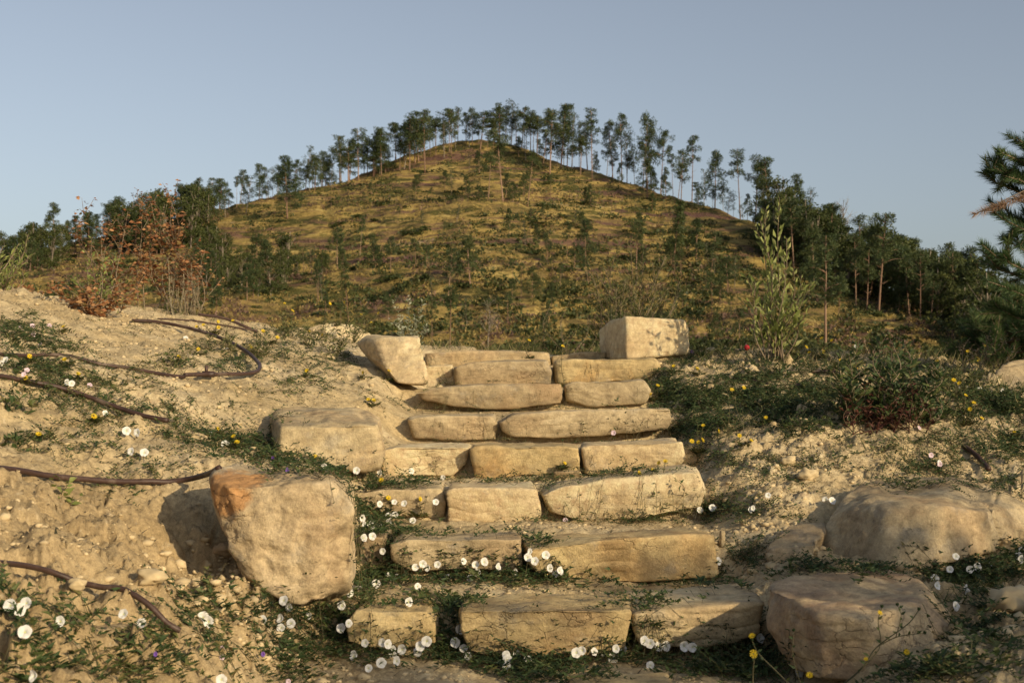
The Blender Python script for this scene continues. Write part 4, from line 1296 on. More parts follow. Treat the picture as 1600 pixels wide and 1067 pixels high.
for c in clusters:
    cx = sum(p[0] for p in c) / len(c); cy = sum(p[1] for p in c) / len(c)
    # the plant's foot: ground just below the lowest head
    base = None
    for dy in range(12, 120, 6):
        h, nr = see(cx, max(p[1] for p in c) + dy)
        if h is not None and h.y < 10.5 and nr.z > .3: base = np.array(h); break
    if base is None: base = W(cx, 560, 9.2)
    free = [l for l in LAND if l[1] not in used]
    lm = min(free, key=lambda l: math.hypot(l[0][0] - cx, l[0][1] - cy))[1]; used.add(lm)
    root = empty('hawkweed', tuple(base))
    nm = {1: 'single-headed yellow hawkweed', 2: 'two-headed yellow hawkweed', 3: 'three-headed yellow hawkweed'}.get(len(c), 'many-headed yellow hawkweed')
    tag(root, nm + ' ' + lm, 'wildflower', group='yellow hawkweeds')
    cd = Cards(LEAF)
    for (px, py) in c:
        hp = W(px, py, base[1] - 0.03)
        r = R5.uniform(.0095, .0135) * (1.15 if base[1] > 7 else 1)
        st = Tubes(4); mid = (base + hp) / 2 + np.array([R5.normal(0, .012), R5.normal(0, .012), 0])
        b_ = base + [R5.normal(0, .015), 0, 0]
        line = smooth_line([b_, mid, hp], 7)
        st.add(line, .0024, .0016, R5.uniform(.1, .7)); st.build('stem', M_stem, root, base)
        for q in line[:-1]:
            for _ in range(2):
                a = R5.uniform(0, 6.28)
                cd.add(q, (math.cos(a), math.sin(a), .5), (0, 0, 1), R5.uniform(.02, .04), .009, R5.uniform(0, .9))
        o = link('flower_head', head_me, tuple(hp - base), root)
        o.rotation_mode = 'QUATERNION'; o.rotation_quaternion = Vector(unit([R5.normal(.1, .5), -.7, R5.uniform(.2, 1.2)]).tolist()).to_track_quat('Z', 'Y')
        o.scale = (r, r, r)
        link('calyx', calyx_me, (0, 0, 0), o)
    for k in range(26):
        a = R5.uniform(0, 6.28)
        cd.add(base + [R5.normal(0, .02), R5.normal(0, .02), .005], (math.cos(a), math.sin(a), R5.uniform(.2, .9)), (0, 0, 1), R5.uniform(.03, .06), .011, R5.uniform(0, .8))
    lf = cd.build('foliage', M_drygreen, root, base); tag(lf, kind='stuff')

# ---------------------------------------------------------------- litter: dead twigs and leaf bits
cd = Cards(NEEDLE)
for cx, cy, rx, ry, n in [(-1.9, 6.2, 1.5, 1.8, 3200), (-2.6, 8.3, 1.4, .8, 1200), (-1.2, 3.6, .6, .8, 600), (1.4, 5.9, .9, 1.0, 1800), (1.4, 8.2, 1.2, 1.0, 1200), (.1, 6.2, .6, 2.2, 900), (1.3, 3.7, .6, .5, 400), (.1, 4.2, .7, .5, 500)]:
    x = cx + rx * R5.normal(0, .55, n); y = cy + ry * R5.normal(0, .55, n); z = ground_z(x, y) + .004
    a = R5.uniform(0, 6.28, n)
    cd.many(np.c_[x, y, z], np.c_[np.cos(a), np.sin(a), R5.uniform(-.1, .5, n)], np.tile([0, 0, 1.0], (n, 1)), R5.uniform(.010, .038, n), R5.uniform(.004, .010, n), R5.uniform(0, 1, n) ** 2.0)
M_litter = leaf_material('litter', [(0.0, (0.05, 0.045, 0.02)), (0.5, (0.11, 0.075, 0.04)), (1.0, (0.38, 0.30, 0.18))], 0.0)
o = cd.build('plant_litter', M_litter); tag(o, 'dry twigs and leaf scraps strewn over the clay', 'litter', kind='stuff')
# sparse grass blades on banks and crest
cd = Cards(BLADE)
for cx, cy, rx, ry, n, hh in [(1.7, 8.9, 1.2, .5, 900, .09), (3.0, 7.6, .6, 1.0, 900, .10), (-1.9, 9.3, 1.2, .3, 300, .06), (0.4, 10.0, 1.4, .3, 1100, .10), (2.2, 6.3, .8, .5, 350, .07), (-2.6, 6.3, .8, .9, 250, .06), (3.1, 9.2, .7, .5, 700, .12), (1.55, 4.25, .5, .2, 250, .06)]:
    x = cx + rx * R5.normal(0, .55, n); y = cy + ry * R5.normal(0, .55, n); z = ground_z(x, y) - .005
    a = R5.uniform(0, 6.28, n)
    cd.many(np.c_[x, y, z], np.c_[np.cos(a) * .5, np.sin(a) * .5, R5.uniform(.5, 1.2, n)], np.c_[np.sin(a), -np.cos(a), 0 * a + .1], hh * R5.uniform(.4, 1.3, n), R5.uniform(.003, .006, n), R5.uniform(0, 1, n))
o = cd.build('bank_grass', M_grass); tag(o, 'thin grass blades along the crest and right bank', 'grass', kind='stuff')
# ---------------------------------------------------------------- shrubs and saplings of the crest
R6 = np.random.RandomState(66)


def crest_base(px, py):
    h, nr = see(px, py)
    return np.array(h) if h is not None and h.y < 11 else W(px, py, 9.3)


def sapling(name, label, cat, base, tips, leaf_mat, stem_mat, leaf_len, leaf_w, dens, stem_r, tpl=LEAF, side=6, side_len=.12, start=.2,
            tl=(0, 1), clump=1, droop=0.0, lean_leaf=.6, group=None, wig=.03):
    root = empty(name, tuple(base)); tag(root, label, cat, group=group)
    cd = Cards(tpl)
    for tip in tips:
        foot = base + [R6.normal(0, .03), R6.normal(0, .03), -.03]
        if len(tip) > 3: foot = base + [tip[3], 0, -.03]
        tip_ = np.array(tip[:3], float)
        m1 = foot + (tip_ - foot) * .35 + R6.normal(0, wig, 3) * [1, 1, .2]; m2 = foot + (tip_ - foot) * .7 + R6.normal(0, wig, 3) * [1, 1, .2]
        line = smooth_line([foot, m1, m2, tip_], 22)
        L_ = np.linalg.norm(tip_ - foot)
        st = Tubes(6); st.add(line, stem_r, stem_r * .3, R6.uniform(0, 1))
        lines = [(line, start)]
        for k in range(side):
            u = R6.uniform(max(start, .15), .95); q = line[int(u * 21)]
            a = R6.uniform(0, 6.28); sl = side_len * R6.uniform(.5, 1.4) * (1.15 - u)
            e = q + np.array([math.cos(a) * .6, math.sin(a) * .5, .75]) * sl
            sub = smooth_line([q, (q + e) / 2 + R6.normal(0, .008, 3), e], 7)
            st.add(sub, stem_r * .45, stem_r * .2, R6.uniform(0, 1)); lines.append((sub, .1))
        st.build('stem', stem_mat, root, base)
        for ln, s0 in lines:
            seg = np.linalg.norm(np.diff(ln, axis=0), axis=1).sum()
            nl = max(2, int(seg * dens * (1 - s0)))
            for k in range(nl):
                u = s0 + (1 - s0) * (k + R6.uniform(0, .9)) / nl
                i0 = min(int(u * (len(ln) - 1)), len(ln) - 2); fr = u * (len(ln) - 1) - i0
                q = ln[i0] * (1 - fr) + ln[i0 + 1] * fr; tg = unit(ln[i0 + 1] - ln[i0])
                for _ in range(clump):
                    a = R6.uniform(0, 6.28)
                    o_ = np.array([math.cos(a), math.sin(a), 0])
                    d = unit(tg * lean_leaf + o_ * (1 - lean_leaf * .6) + [0, 0, -droop * R6.uniform(0, 1)])
                    s = leaf_len * R6.uniform(.55, 1.2) * (1.15 - .5 * u)
                    cd.add(q + o_ * stem_r + R6.normal(0, .004 * clump, 3), d, np.cross(o_, [0, 0, 1]) * R6.normal(0, .6) + o_ * .5 + [0, 0, .6], s, s * leaf_w * R6.uniform(.8, 1.2), R6.uniform(*tl))
    lf = cd.build('foliage', leaf_mat, root, base); tag(lf, kind='stuff')
    return root


def T(px, py, d, fx=None):
    w = W(px, py, d)
    return tuple(w) + ((fx,) if fx is not None else ())


# leafy willow-like shrub
b = crest_base(1213, 566)
d = b[1]
tips = [T(1178, 352, d), T(1197, 325, d + .1), T(1188, 345, d - .1), T(1218, 308, d), T(1229, 372, d - .05), T(1207, 390, d + .1), T(1268, 445, d), T(1248, 460, d - .1), T(1165, 430, d), T(1240, 420, d + .1),
        T(1225, 400, d - .15), T(1180, 440, d - .15), T(1200, 430, d + .2), T(1252, 430, d + .1), T(1160, 470, d + .1), T(1262, 490, d - .1), T(1190, 480, d - .2), T(1235, 480, d + .15)]
sapling('willow_shrub', 'leafy pale green shrub with upright shoots, tallest plant on the right crest', 'shrub', b, tips, M_willow, M_wood, .072, .40, 44, .005,
        side=4, side_len=.16, start=.2, lean_leaf=.85, wig=.025)
# wispy shrub behind the cubic block
b = W(985, 575, 10.2); b[2] = -0.02
d = b[1]
tips = [T(960 + 12 * k + R6.normal(0, 8), R6.uniform(385, 470), d + R6.normal(0, .15), R6.normal(0, .12)) for k in range(-3, 9)] + [T(1062, 440, d), T(925, 455, d), T(985, 375, d), T(970, 372, d), T(1040, 400, d), T(1020, 410, d)]
sapling('wispy_shrub', 'wispy thin-leaved shrub rising behind the cubic block', 'shrub', b, tips, M_drygreen, M_wood, .052, .20, 105, .0055, side=10, side_len=.26, start=.18, lean_leaf=.8, wig=.05, tl=(0, .95))
# smaller green plants behind the top step
b = W(875, 570, 10.0); b[2] = .03
sapling('weed_plant', 'slim leafy weed standing behind the top step, left of the cubic block', 'weed', b, [T(860, 478, 10), T(875, 500, 10), T(890, 470, 10), T(905, 510, 10), T(918, 495, 10), T(935, 520, 10), T(850, 520, 10)], M_drygreen, M_wood, .035, .3, 55, .003, side=3, side_len=.1, start=.1)
b = W(820, 570, 10.0); b[2] = .03
sapling('weed_plant', 'feathery grass-like weed behind the middle of the top step', 'weed', b, [T(800 + 8 * k, R6.uniform(505, 535), 10 + R6.normal(0, .1), R6.normal(0, .12)) for k in range(9)], M_grass, M_stem, .06, .06, 70, .002, side=1, start=.1, lean_leaf=.9)
# silvery plant above the wedge stone
b = W(640, 555, 9.6); b[2] = .16
d = 9.6
sapling('silvery_plant', 'silvery fine-leaved plant behind the leaning wedge stone', 'plant', b, [T(638, 462, d), T(661, 468, d), T(616, 470, d), T(626, 492, d), T(650, 490, d), T(667, 500, d), T(610, 497, d), T(636, 500, d), T(655, 515, d)], M_silver, M_stem, .040, .26, 110, .003, side=4, side_len=.09, start=.2, lean_leaf=.55, wig=.015)
# brown dead-leaved saplings on the left crest
b = W(238, 500, 9.6); d = 9.6
b[2] = W(0, 500, 9.6)[2]
tips = [T(146, 312, d, -.25), T(214, 295, d, -.1), T(232, 300, d, -.05), T(278, 282, d, .25), T(262, 302, d, .2), T(200, 330, d, -.15), T(180, 345, d, -.3), T(250, 330, d, .1), T(275, 350, d, .3), T(220, 380, d), T(320, 390, d, .3), T(285, 400, d, .35),
        T(160, 400, d, -.3), T(190, 420, d, -.1), T(240, 410, d, .1), T(300, 430, d, .35)]
sapling('oak_sapling', 'tall sapling thicket with rusty brown withered leaves on the left crest', 'sapling', b, tips, M_brownleaf, M_wood, .046, .62, 34, .0055, side=9, side_len=.42, start=.3, clump=2, lean_leaf=.3, droop=.5, tl=(0, .97), wig=.07)
b = crest_base(150, 488)
d = b[1]
sapling('oak_sapling', 'small green-topped sapling left of the brown thicket', 'sapling', b, [T(143, 370, d), T(165, 385, d), T(135, 410, d), T(175, 395, d + .1), T(195, 440, d), T(120, 430, d), T(155, 420, d), T(205, 460, d), T(212, 475, d)], M_willow, M_wood, .05, .38, 34, .005, side=4, side_len=.16, start=.25, lean_leaf=.6, tl=(0, .8))
sapling('dead_weed', 'low mound of crumpled brown leaves at the crest, foot of the green-topped sapling', 'dead plant', b + [-.02, -.05, 0], [tuple(b + [R6.normal(0, .15), R6.normal(0, .08), R6.uniform(.03, .2)]) for _ in range(26)], M_brownleaf, M_wood, .045, .6, 45, .003, side=0, start=.1, clump=3, lean_leaf=.2, tl=(.35, .95))
# pale dry stalks
b = W(290, 500, 9.35); b[2] = W(0, 497, 9.35)[2]
sapling('dry_stalks', 'tuft of pale dry upright stalks right of the brown thicket', 'dead plant', b, [T(265 + 2.6 * k + R6.normal(0, 3), R6.uniform(400, 465), 9.35 + R6.normal(0, .08), (k - 9) * .012) for k in range(18)] + [T(308, 430, 9.3, .08)], M_pale, M_pale, .014, .5, 120, .0035, side=3, side_len=.1, start=.15, lean_leaf=.8, wig=.012)
# left edge green shrub
b = W(-5, 470, 8.6)
sapling('green_shrub', 'bright green leafy shrub leaning in from the left edge above the crest', 'shrub', b, [T(44, 366, 8.6), T(30, 380, 8.6), T(55, 395, 8.5), T(20, 400, 8.7), T(5, 385, 8.6), T(-20, 380, 8.6), T(35, 425, 8.5), T(-40, 400, 8.6), T(12, 430, 8.5)], M_willow, M_wood, .06, .2, 48, .006, side=6, side_len=.16, start=.15, lean_leaf=.75, tl=(0, .7))
b = W(60, 466, 8.8)
sapling('dead_weed', 'little brown-leaved twig on the crest beside the left edge shrub', 'dead plant', b, [T(38, 448, 8.8), T(48, 444, 8.8), T(30, 452, 8.7)], M_brownleaf, M_wood, .035, .5, 60, .003, side=1, side_len=.04, start=.3, clump=2, tl=(.4, .9))
# weedy bush with red stems
b = crest_base(1385, 668)
d = b[1] + .1
tips = [T(1290 + R6.uniform(0, 180), 0, d) for _ in range(0)]
for k in range(46):
    px = R6.uniform(1300, 1470); env = 520 + 45 * abs((px - 1375) / 95) ** 1.5
    tips.append(T(px, R6.uniform(env, env + 85), d + R6.normal(.1, .25), (px - 1385) * d / F * .5))
sapling('weedy_bush', 'dense dark weedy bush standing above the broad right boulder', 'bush', b, tips, M_bind, M_wood, .052, .36, 88, .004, side=7, side_len=.16, start=.15, lean_leaf=.55, tl=(0, .9), wig=.04)
sapling('red_weed', 'clump of dark red leaves and stems at the foot of the weedy bush', 'weed', b + [-.02, -.12, 0], [T(R6.uniform(1310, 1450), R6.uniform(585, 650), d - .12 + R6.normal(0, .06), R6.uniform(-.2, .25)) for _ in range(16)], M_red, M_red, .034, .34, 60, .003, side=4, side_len=.09, start=.1, lean_leaf=.5)
for (px, py, tp, lab) in [(450, 528, [(432, 488), (445, 473), (460, 482), (470, 495), (440, 500)], 'branching leafy weed on the left crest before the low flat stone'),
                          (485, 545, [(465, 512), (482, 505), (498, 518), (510, 500), (520, 478)], 'bushy weed in front of the pale half-hidden block'),
                          (530, 560, [(512, 520), (528, 508), (545, 500), (555, 515), (540, 485)], 'dark leafy weed between pale block and wedge stone'),
                          (550, 540, [(538, 480), (555, 474), (566, 488), (575, 500), (582, 512)], 'tall stalky weed left of the wedge stone top'),
                          (405, 560, [(385, 535), (400, 520), (418, 530), (430, 540), (392, 545)], 'leafy weed above the sharp bend of the looped hose'),
                          (350, 548, [(335, 525), (350, 515), (365, 522)], 'small leafy weed under the arch of the looped hose'),
                          (1500, 625, [(1480, 580), (1495, 570), (1515, 578), (1530, 590), (1470, 600)], 'green weed left of the right-edge rock'),
                          (1320, 590, [(1300, 545), (1315, 535), (1335, 550), (1285, 560), (1345, 565)], 'leafy weed joined to the left side of the weedy bush'),
                          (1240, 560, [(1222, 530), (1240, 522), (1262, 530), (1275, 545), (1210, 545)], 'leafy weed under the right side of the willow shrub')]:
    b = crest_base(px, py)
    sapling('weed_plant', lab, 'weed', b, [T(q[0], q[1], b[1]) for q in tp], M_drygreen, M_stem, .034, .34, 75, .0026, side=6, side_len=.12, start=.08, lean_leaf=.55, tl=(0, .8))
# tall weeds on the right crest with seedheads under the pine
b = W(1530, 590, 8.4)
sapling('seedhead_weed', 'dry branching seedhead stalks in front of the young pine', 'weed', b, [T(1497, 540, 8.4, -.1), T(1515, 528, 8.4), T(1548, 515, 8.4), T(1560, 530, 8.4), T(1540, 545, 8.4), T(1575, 520, 8.4), T(1583, 540, 8.4), T(1528, 550, 8.4)], M_pale, M_wood, .022, .5, 30, .0035, side=5, side_len=.14, start=.45, clump=2, lean_leaf=.4)
b = crest_base(1140, 690)
sapling('weed_plant', 'thin-stalked weed with tiny leaves at the lower edge of the weed carpet', 'weed', b, [T(1148, 615, b[1]), T(1135, 600, b[1]), T(1125, 650, b[1]), T(1160, 640, b[1]), T(1180, 625, b[1])], M_drygreen, M_stem, .018, .3, 35, .002, side=3, side_len=.06, start=.2)
b = crest_base(1065, 790)
sapling('weed_plant', 'young weed sprig growing over the right end of the third row', 'weed', b, [T(1010, 770, b[1] - .08), T(1052, 745, b[1] - .05), T(1075, 760, b[1]), T(1035, 790, b[1] - .08), T(1060, 800, b[1] - .1)], M_bind, M_stem, .03, .35, 45, .002, side=2, side_len=.05, start=.2)
b = crest_base(108, 778)
sapling('weed_plant', 'broad-leaved weed rosette under the level hose at the left', 'weed', b, [T(75, 752, b[1] - .02), T(92, 748, b[1]), T(110, 742, b[1]), T(130, 775, b[1] - .05), T(100, 772, b[1] - .06), T(118, 780, b[1] - .06)], M_willow, M_stem, .045, .5, 60, .002, side=0, start=.2, lean_leaf=.5, tl=(0, .6))
for (px, py, tp, lab) in [(30, 640, [(10, 610), (25, 600), (45, 620), (5, 630)], 'leafy weed clump at the left edge below the two upper hoses'),
                          (275, 575, [(262, 545), (285, 540), (300, 560), (250, 560)], 'leafy weed clump above the joint of the looped hose'),
                          (25, 695, [(12, 680), (28, 672), (42, 685)], 'small leafy weed low at the left edge'),
                          (1235, 585, [(1215, 560), (1250, 555), (1262, 570), (1225, 570)], 'leafy weed at the foot of the willow shrub'),
                          (1100, 560, [(1085, 530), (1105, 525), (1125, 535), (1070, 545)], 'reddish-topped leafy weed right of the cubic block')]:
    b = crest_base(px, py)
    sapling('weed_plant', lab, 'weed', b, [T(q[0], q[1], b[1]) for q in tp] * 2, M_bind, M_stem, .04, .35, 70, .0022, side=2, side_len=.06, start=.1, lean_leaf=.6)
# yellow-flowered tall weed at the bottom right, in front of the big sloping boulder
b = W(1235, 1110, 3.1); b = W(1235, 1100, 3.15)
root = empty('tall_hawkweed', tuple(b)); tag(root, 'tall branching hawkweed with buds in front of the big sloping boulder', 'wildflower')
cd = Cards(LEAF)
for pl, r in [([(1290, 1090), (1345, 1045), (1370, 1010), (1418, 975), (1436, 952)], .0022), ([(1345, 1045), (1375, 1010), (1372, 970), (1378, 948)], .0018), ([(1370, 1010), (1400, 995), (1430, 990), (1445, 989)], .0016),
              ([(1400, 995), (1408, 962), (1402, 945)], .0013), ([(1405, 1090), (1412, 1045), (1414, 1018)], .002), ([(1176, 1090), (1177, 1045), (1180, 1022)], .0022), ([(1265, 1100), (1215, 1050), (1185, 1020), (1175, 1000)], .0018), ([(1262, 1100), (1240, 1030), (1240, 985)], .0014)]:
    st = Tubes(5); ln = smooth_line([W(q[0], q[1], 3.15 + R6.normal(0, .01)) for q in pl], 14); st.add(ln, r, r * .6, R6.uniform(0, .8)); st.build('stem', M_stem, root, b)
    for q in ln[1:-1:2]:
        a = R6.uniform(0, 6.28); cd.add(q, (math.cos(a), math.sin(a) * .5, .6), (0, -1, .4), R6.uniform(.008, .022), .007, R6.uniform(0, .9))
    for k in range(5):
        q = ln[-1] - [0, 0, .003]; a = 6.28 * k / 5; cd.add(q, (math.cos(a) * .5, math.sin(a) * .5, 1), (math.cos(a), math.sin(a), 0), .011, .006, .1)
for px, py, r in [(1177, 1021, .011), (1175, 993, .009), (1265, 1054, .009), (1417, 1018, .008), (1375, 957, .007), (1353, 1029, .006)]:
    o = link('flower_head', head_me, tuple(W(px, py, 3.13) - b), root); o.rotation_mode = 'QUATERNION'
    o.rotation_quaternion = Vector(unit([R6.normal(0, .4), -.8, R6.uniform(.1, 1.2)]).tolist()).to_track_quat('Z', 'Y'); o.scale = (r, r, r)
    link('calyx', calyx_me, (0, 0, 0), o)
lf = cd.build('foliage', M_bind, root, b); tag(lf, kind='stuff')
# a red blossom near the willow
b = W(1167, 555, 9.1)
root = empty('red_flower', tuple(b)); tag(root, 'tiny red blossom on the crest between cubic block and willow shrub', 'wildflower')
st = Tubes(4); st.add([b, W(1167, 545, 9.1)], .002, .002); st.build('stem', M_stem, root, b)
_v, _f = ico[2]
link('flower_head', mesh_np('flower_head', _v * [.02, .02, .022], _f, M_redpetal), tuple(W(1167, 543, 9.1) - b), root)


# ---------------------------------------------------------------- young pines
def needle_shoot(cards, a, b, n, ln, tint):
    a = np.array(a); b = np.array(b); ax = unit(b - a)
    ref = unit(np.cross(ax, [0.3, 0.2, 1])); ref2 = np.cross(ax, ref)
    u = R6.uniform(0.05, 1, n); ph = R6.uniform(0, 6.28, n)
    rad = np.cos(ph)[:, None] * ref + np.sin(ph)[:, None] * ref2
    d = rad * .75 + ax * (R6.uniform(.5, 1.1, n) + .5 * (u > .9))[:, None]
    cards.many(a + (b - a) * u[:, None], d, np.cross(rad, ax) + R6.normal(0, .3, (n, 3)), ln * R6.uniform(.7, 1.15, n), np.full(n, .0035), np.clip(tint + R6.normal(0, .15, n), 0, .95))


def young_pine(label, base, H, spread, whorls, seed, extra=(), nl=.075, dens=1.0, leaders=()):
    root = empty('young_pine', tuple(base)); tag(root, label, 'pine')
    tk = Tubes(9); top = base + np.array([R6.normal(0, .04), 0, H]); tl = smooth_line([base - [0, 0, .1], base + (top - base) * .5 + R6.normal(0, .02, 3), top], 14)
    tk.add(tl, .045 * H / 2.2, .008, .3); tk.build('trunk', M_wood, root, base)
    cd = Cards(NEEDLE); dead = Cards(NEEDLE); br = Tubes(5)
    ends = []
    for k in range(whorls):
        u = .12 + .83 * k / (whorls - 1)
        z = H * u; L_ = spread * (1 - u) ** .75 + .14
        m = 6 if u < .9 else 4
        for j in range(m):
            a = 6.28 * (j + R6.uniform(-.3, .3)) / m + k
            e = base + np.array([math.cos(a) * L_ * R6.uniform(.75, 1.1), math.sin(a) * L_ * R6.uniform(.75, 1.1), z + L_ * R6.uniform(.35, .75)])
            ends.append((base + [0, 0, z], e))
    ends += [(base + [0, 0, q[3]], np.array(q[:3])) for q in extra]
    ends += [(top - [0, 0, .1], top + [0, 0, .18])]
    for s, e in ends:
        mid = (s + e) / 2 - [0, 0, .04]
        ln = smooth_line([s, mid, e], 9); br.add(ln, .011, .004, .5)
        L_ = np.linalg.norm(e - s)
        needle_shoot(cd, ln[4], ln[-1], int(230 * dens * L_ + 60), nl, .45)
        for k in range(int(4 + 7 * L_)):
            i_ = R6.randint(3, 9); q = ln[i_]; o_ = unit(e - s) * R6.uniform(.4, .9) + R6.normal(0, .45, 3) + [0, 0, .35]
            q2 = q + unit(o_) * R6.uniform(.07, .16) * (1 + L_ * .2)
            br.add([q, (q + q2) / 2, q2], .005, .003, .7)
            needle_shoot(cd, q, q2, int(95 * dens), nl, R6.uniform(.2, .8))
    br.build('branches', M_wood, root, base)
    return root, cd, dead, br, base


pb = W(1712, 600, 7.9); pb[2] = float(ground_z(pb[0], pb[1])[0]) - .02
ex = [(*W(1566, 270, 7.8), 1.15), (*W(1588, 215, 7.85), 1.2), (*W(1606, 235, 7.9), 1.2), (*W(1600, 225, 7.7), 1.2), (*W(1553, 262, 7.7), 1.15), (*W(1556, 285, 7.9), 1.1), (*W(1572, 345, 7.7), .85), (*W(1568, 335, 8.0), .85), (*W(1580, 380, 7.8), .7), (*W(1558, 402, 7.6), .62), (*W(1560, 420, 8.0), .6), (*W(1575, 450, 7.7), .45), (*W(1545, 480, 7.9), .35), (*W(1590, 250, 7.7), 1.2), (*W(1585, 310, 7.9), 1.05)]
root, cd, dead, br, base = young_pine('young pine with bluish needles cut by the right edge of the photo', pb, 1.62, .20, 9, 5, ex, nl=.062, dens=2.3)
# one dead brown bough hangs out to the left
s = pb + [0, 0, 1.33]; e = W(1524, 335, 7.5)
needle_shoot(dead, s + (e - s) * .45, e + [-.01, 0, 0], 600, .055, .5)
tb = Tubes(5); tb.add([s, (s + e) / 2 + [0, 0, .05], e], .007, .002, .3); tb.build('dead_bough', M_wood, root, base)
o = dead.build('dead_needles', M_deadneedle, root, base); tag(o, kind='stuff')
o = cd.build('needles', M_needle, root, base); tag(o, kind='stuff')
pb = W(1575, 600, 9.9); pb[2] = -.12
root, cd, dead, br, base = young_pine('low dark pine bush behind the right crest, below the larger young pine', pb, .50, .34, 6, 6, nl=.06, dens=1.8)
o = cd.build('needles', M_needle, root, base); tag(o, kind='stuff')
pb = np.array([4.75, 9.6, -.15])
root, cd, dead, br, base = young_pine('second young pine at the right edge, behind the first', pb, 1.0, .6, 6, 7)
o = cd.build('needles', M_needle, root, base); tag(o, kind='stuff')
# ---------------------------------------------------------------- trees of the hill
R7 = np.random.RandomState(77)
M_pinecrown = leaf_material('pine_crown', [(0.0, (0.026, 0.044, 0.017)), (0.45, (0.054, 0.078, 0.027)), (1.0, (0.105, 0.118, 0.038))], 0.2, 0.35)
M_leafcrown = leaf_material('leaf_crown', [(0.0, (0.032, 0.045, 0.012)), (0.45, (0.065, 0.082, 0.022)), (1.0, (0.120, 0.125, 0.035))], 0.25, 0.4)
M_airy = leaf_material('airy_crown', [(0.0, (0.030, 0.045, 0.020)), (0.5, (0.055, 0.075, 0.030)), (1.0, (0.095, 0.11, 0.045))], 0.25, 0.3)
M_bark = leaf_material('pine_bark', [(0.0, (0.14, 0.075, 0.045)), (1.0, (0.30, 0.19, 0.12))], 0.0, 0.8)
M_barkg = leaf_material('grey_bark', [(0.0, (0.14, 0.11, 0.085)), (1.0, (0.27, 0.22, 0.16))], 0.0, 0.6)
M_bushleaf = leaf_material('hill_bush_leaf', [(0.0, (0.022, 0.034, 0.010)), (0.5, (0.045, 0.060, 0.016)), (1.0, (0.095, 0.105, 0.028))], 0.2, 0.45)


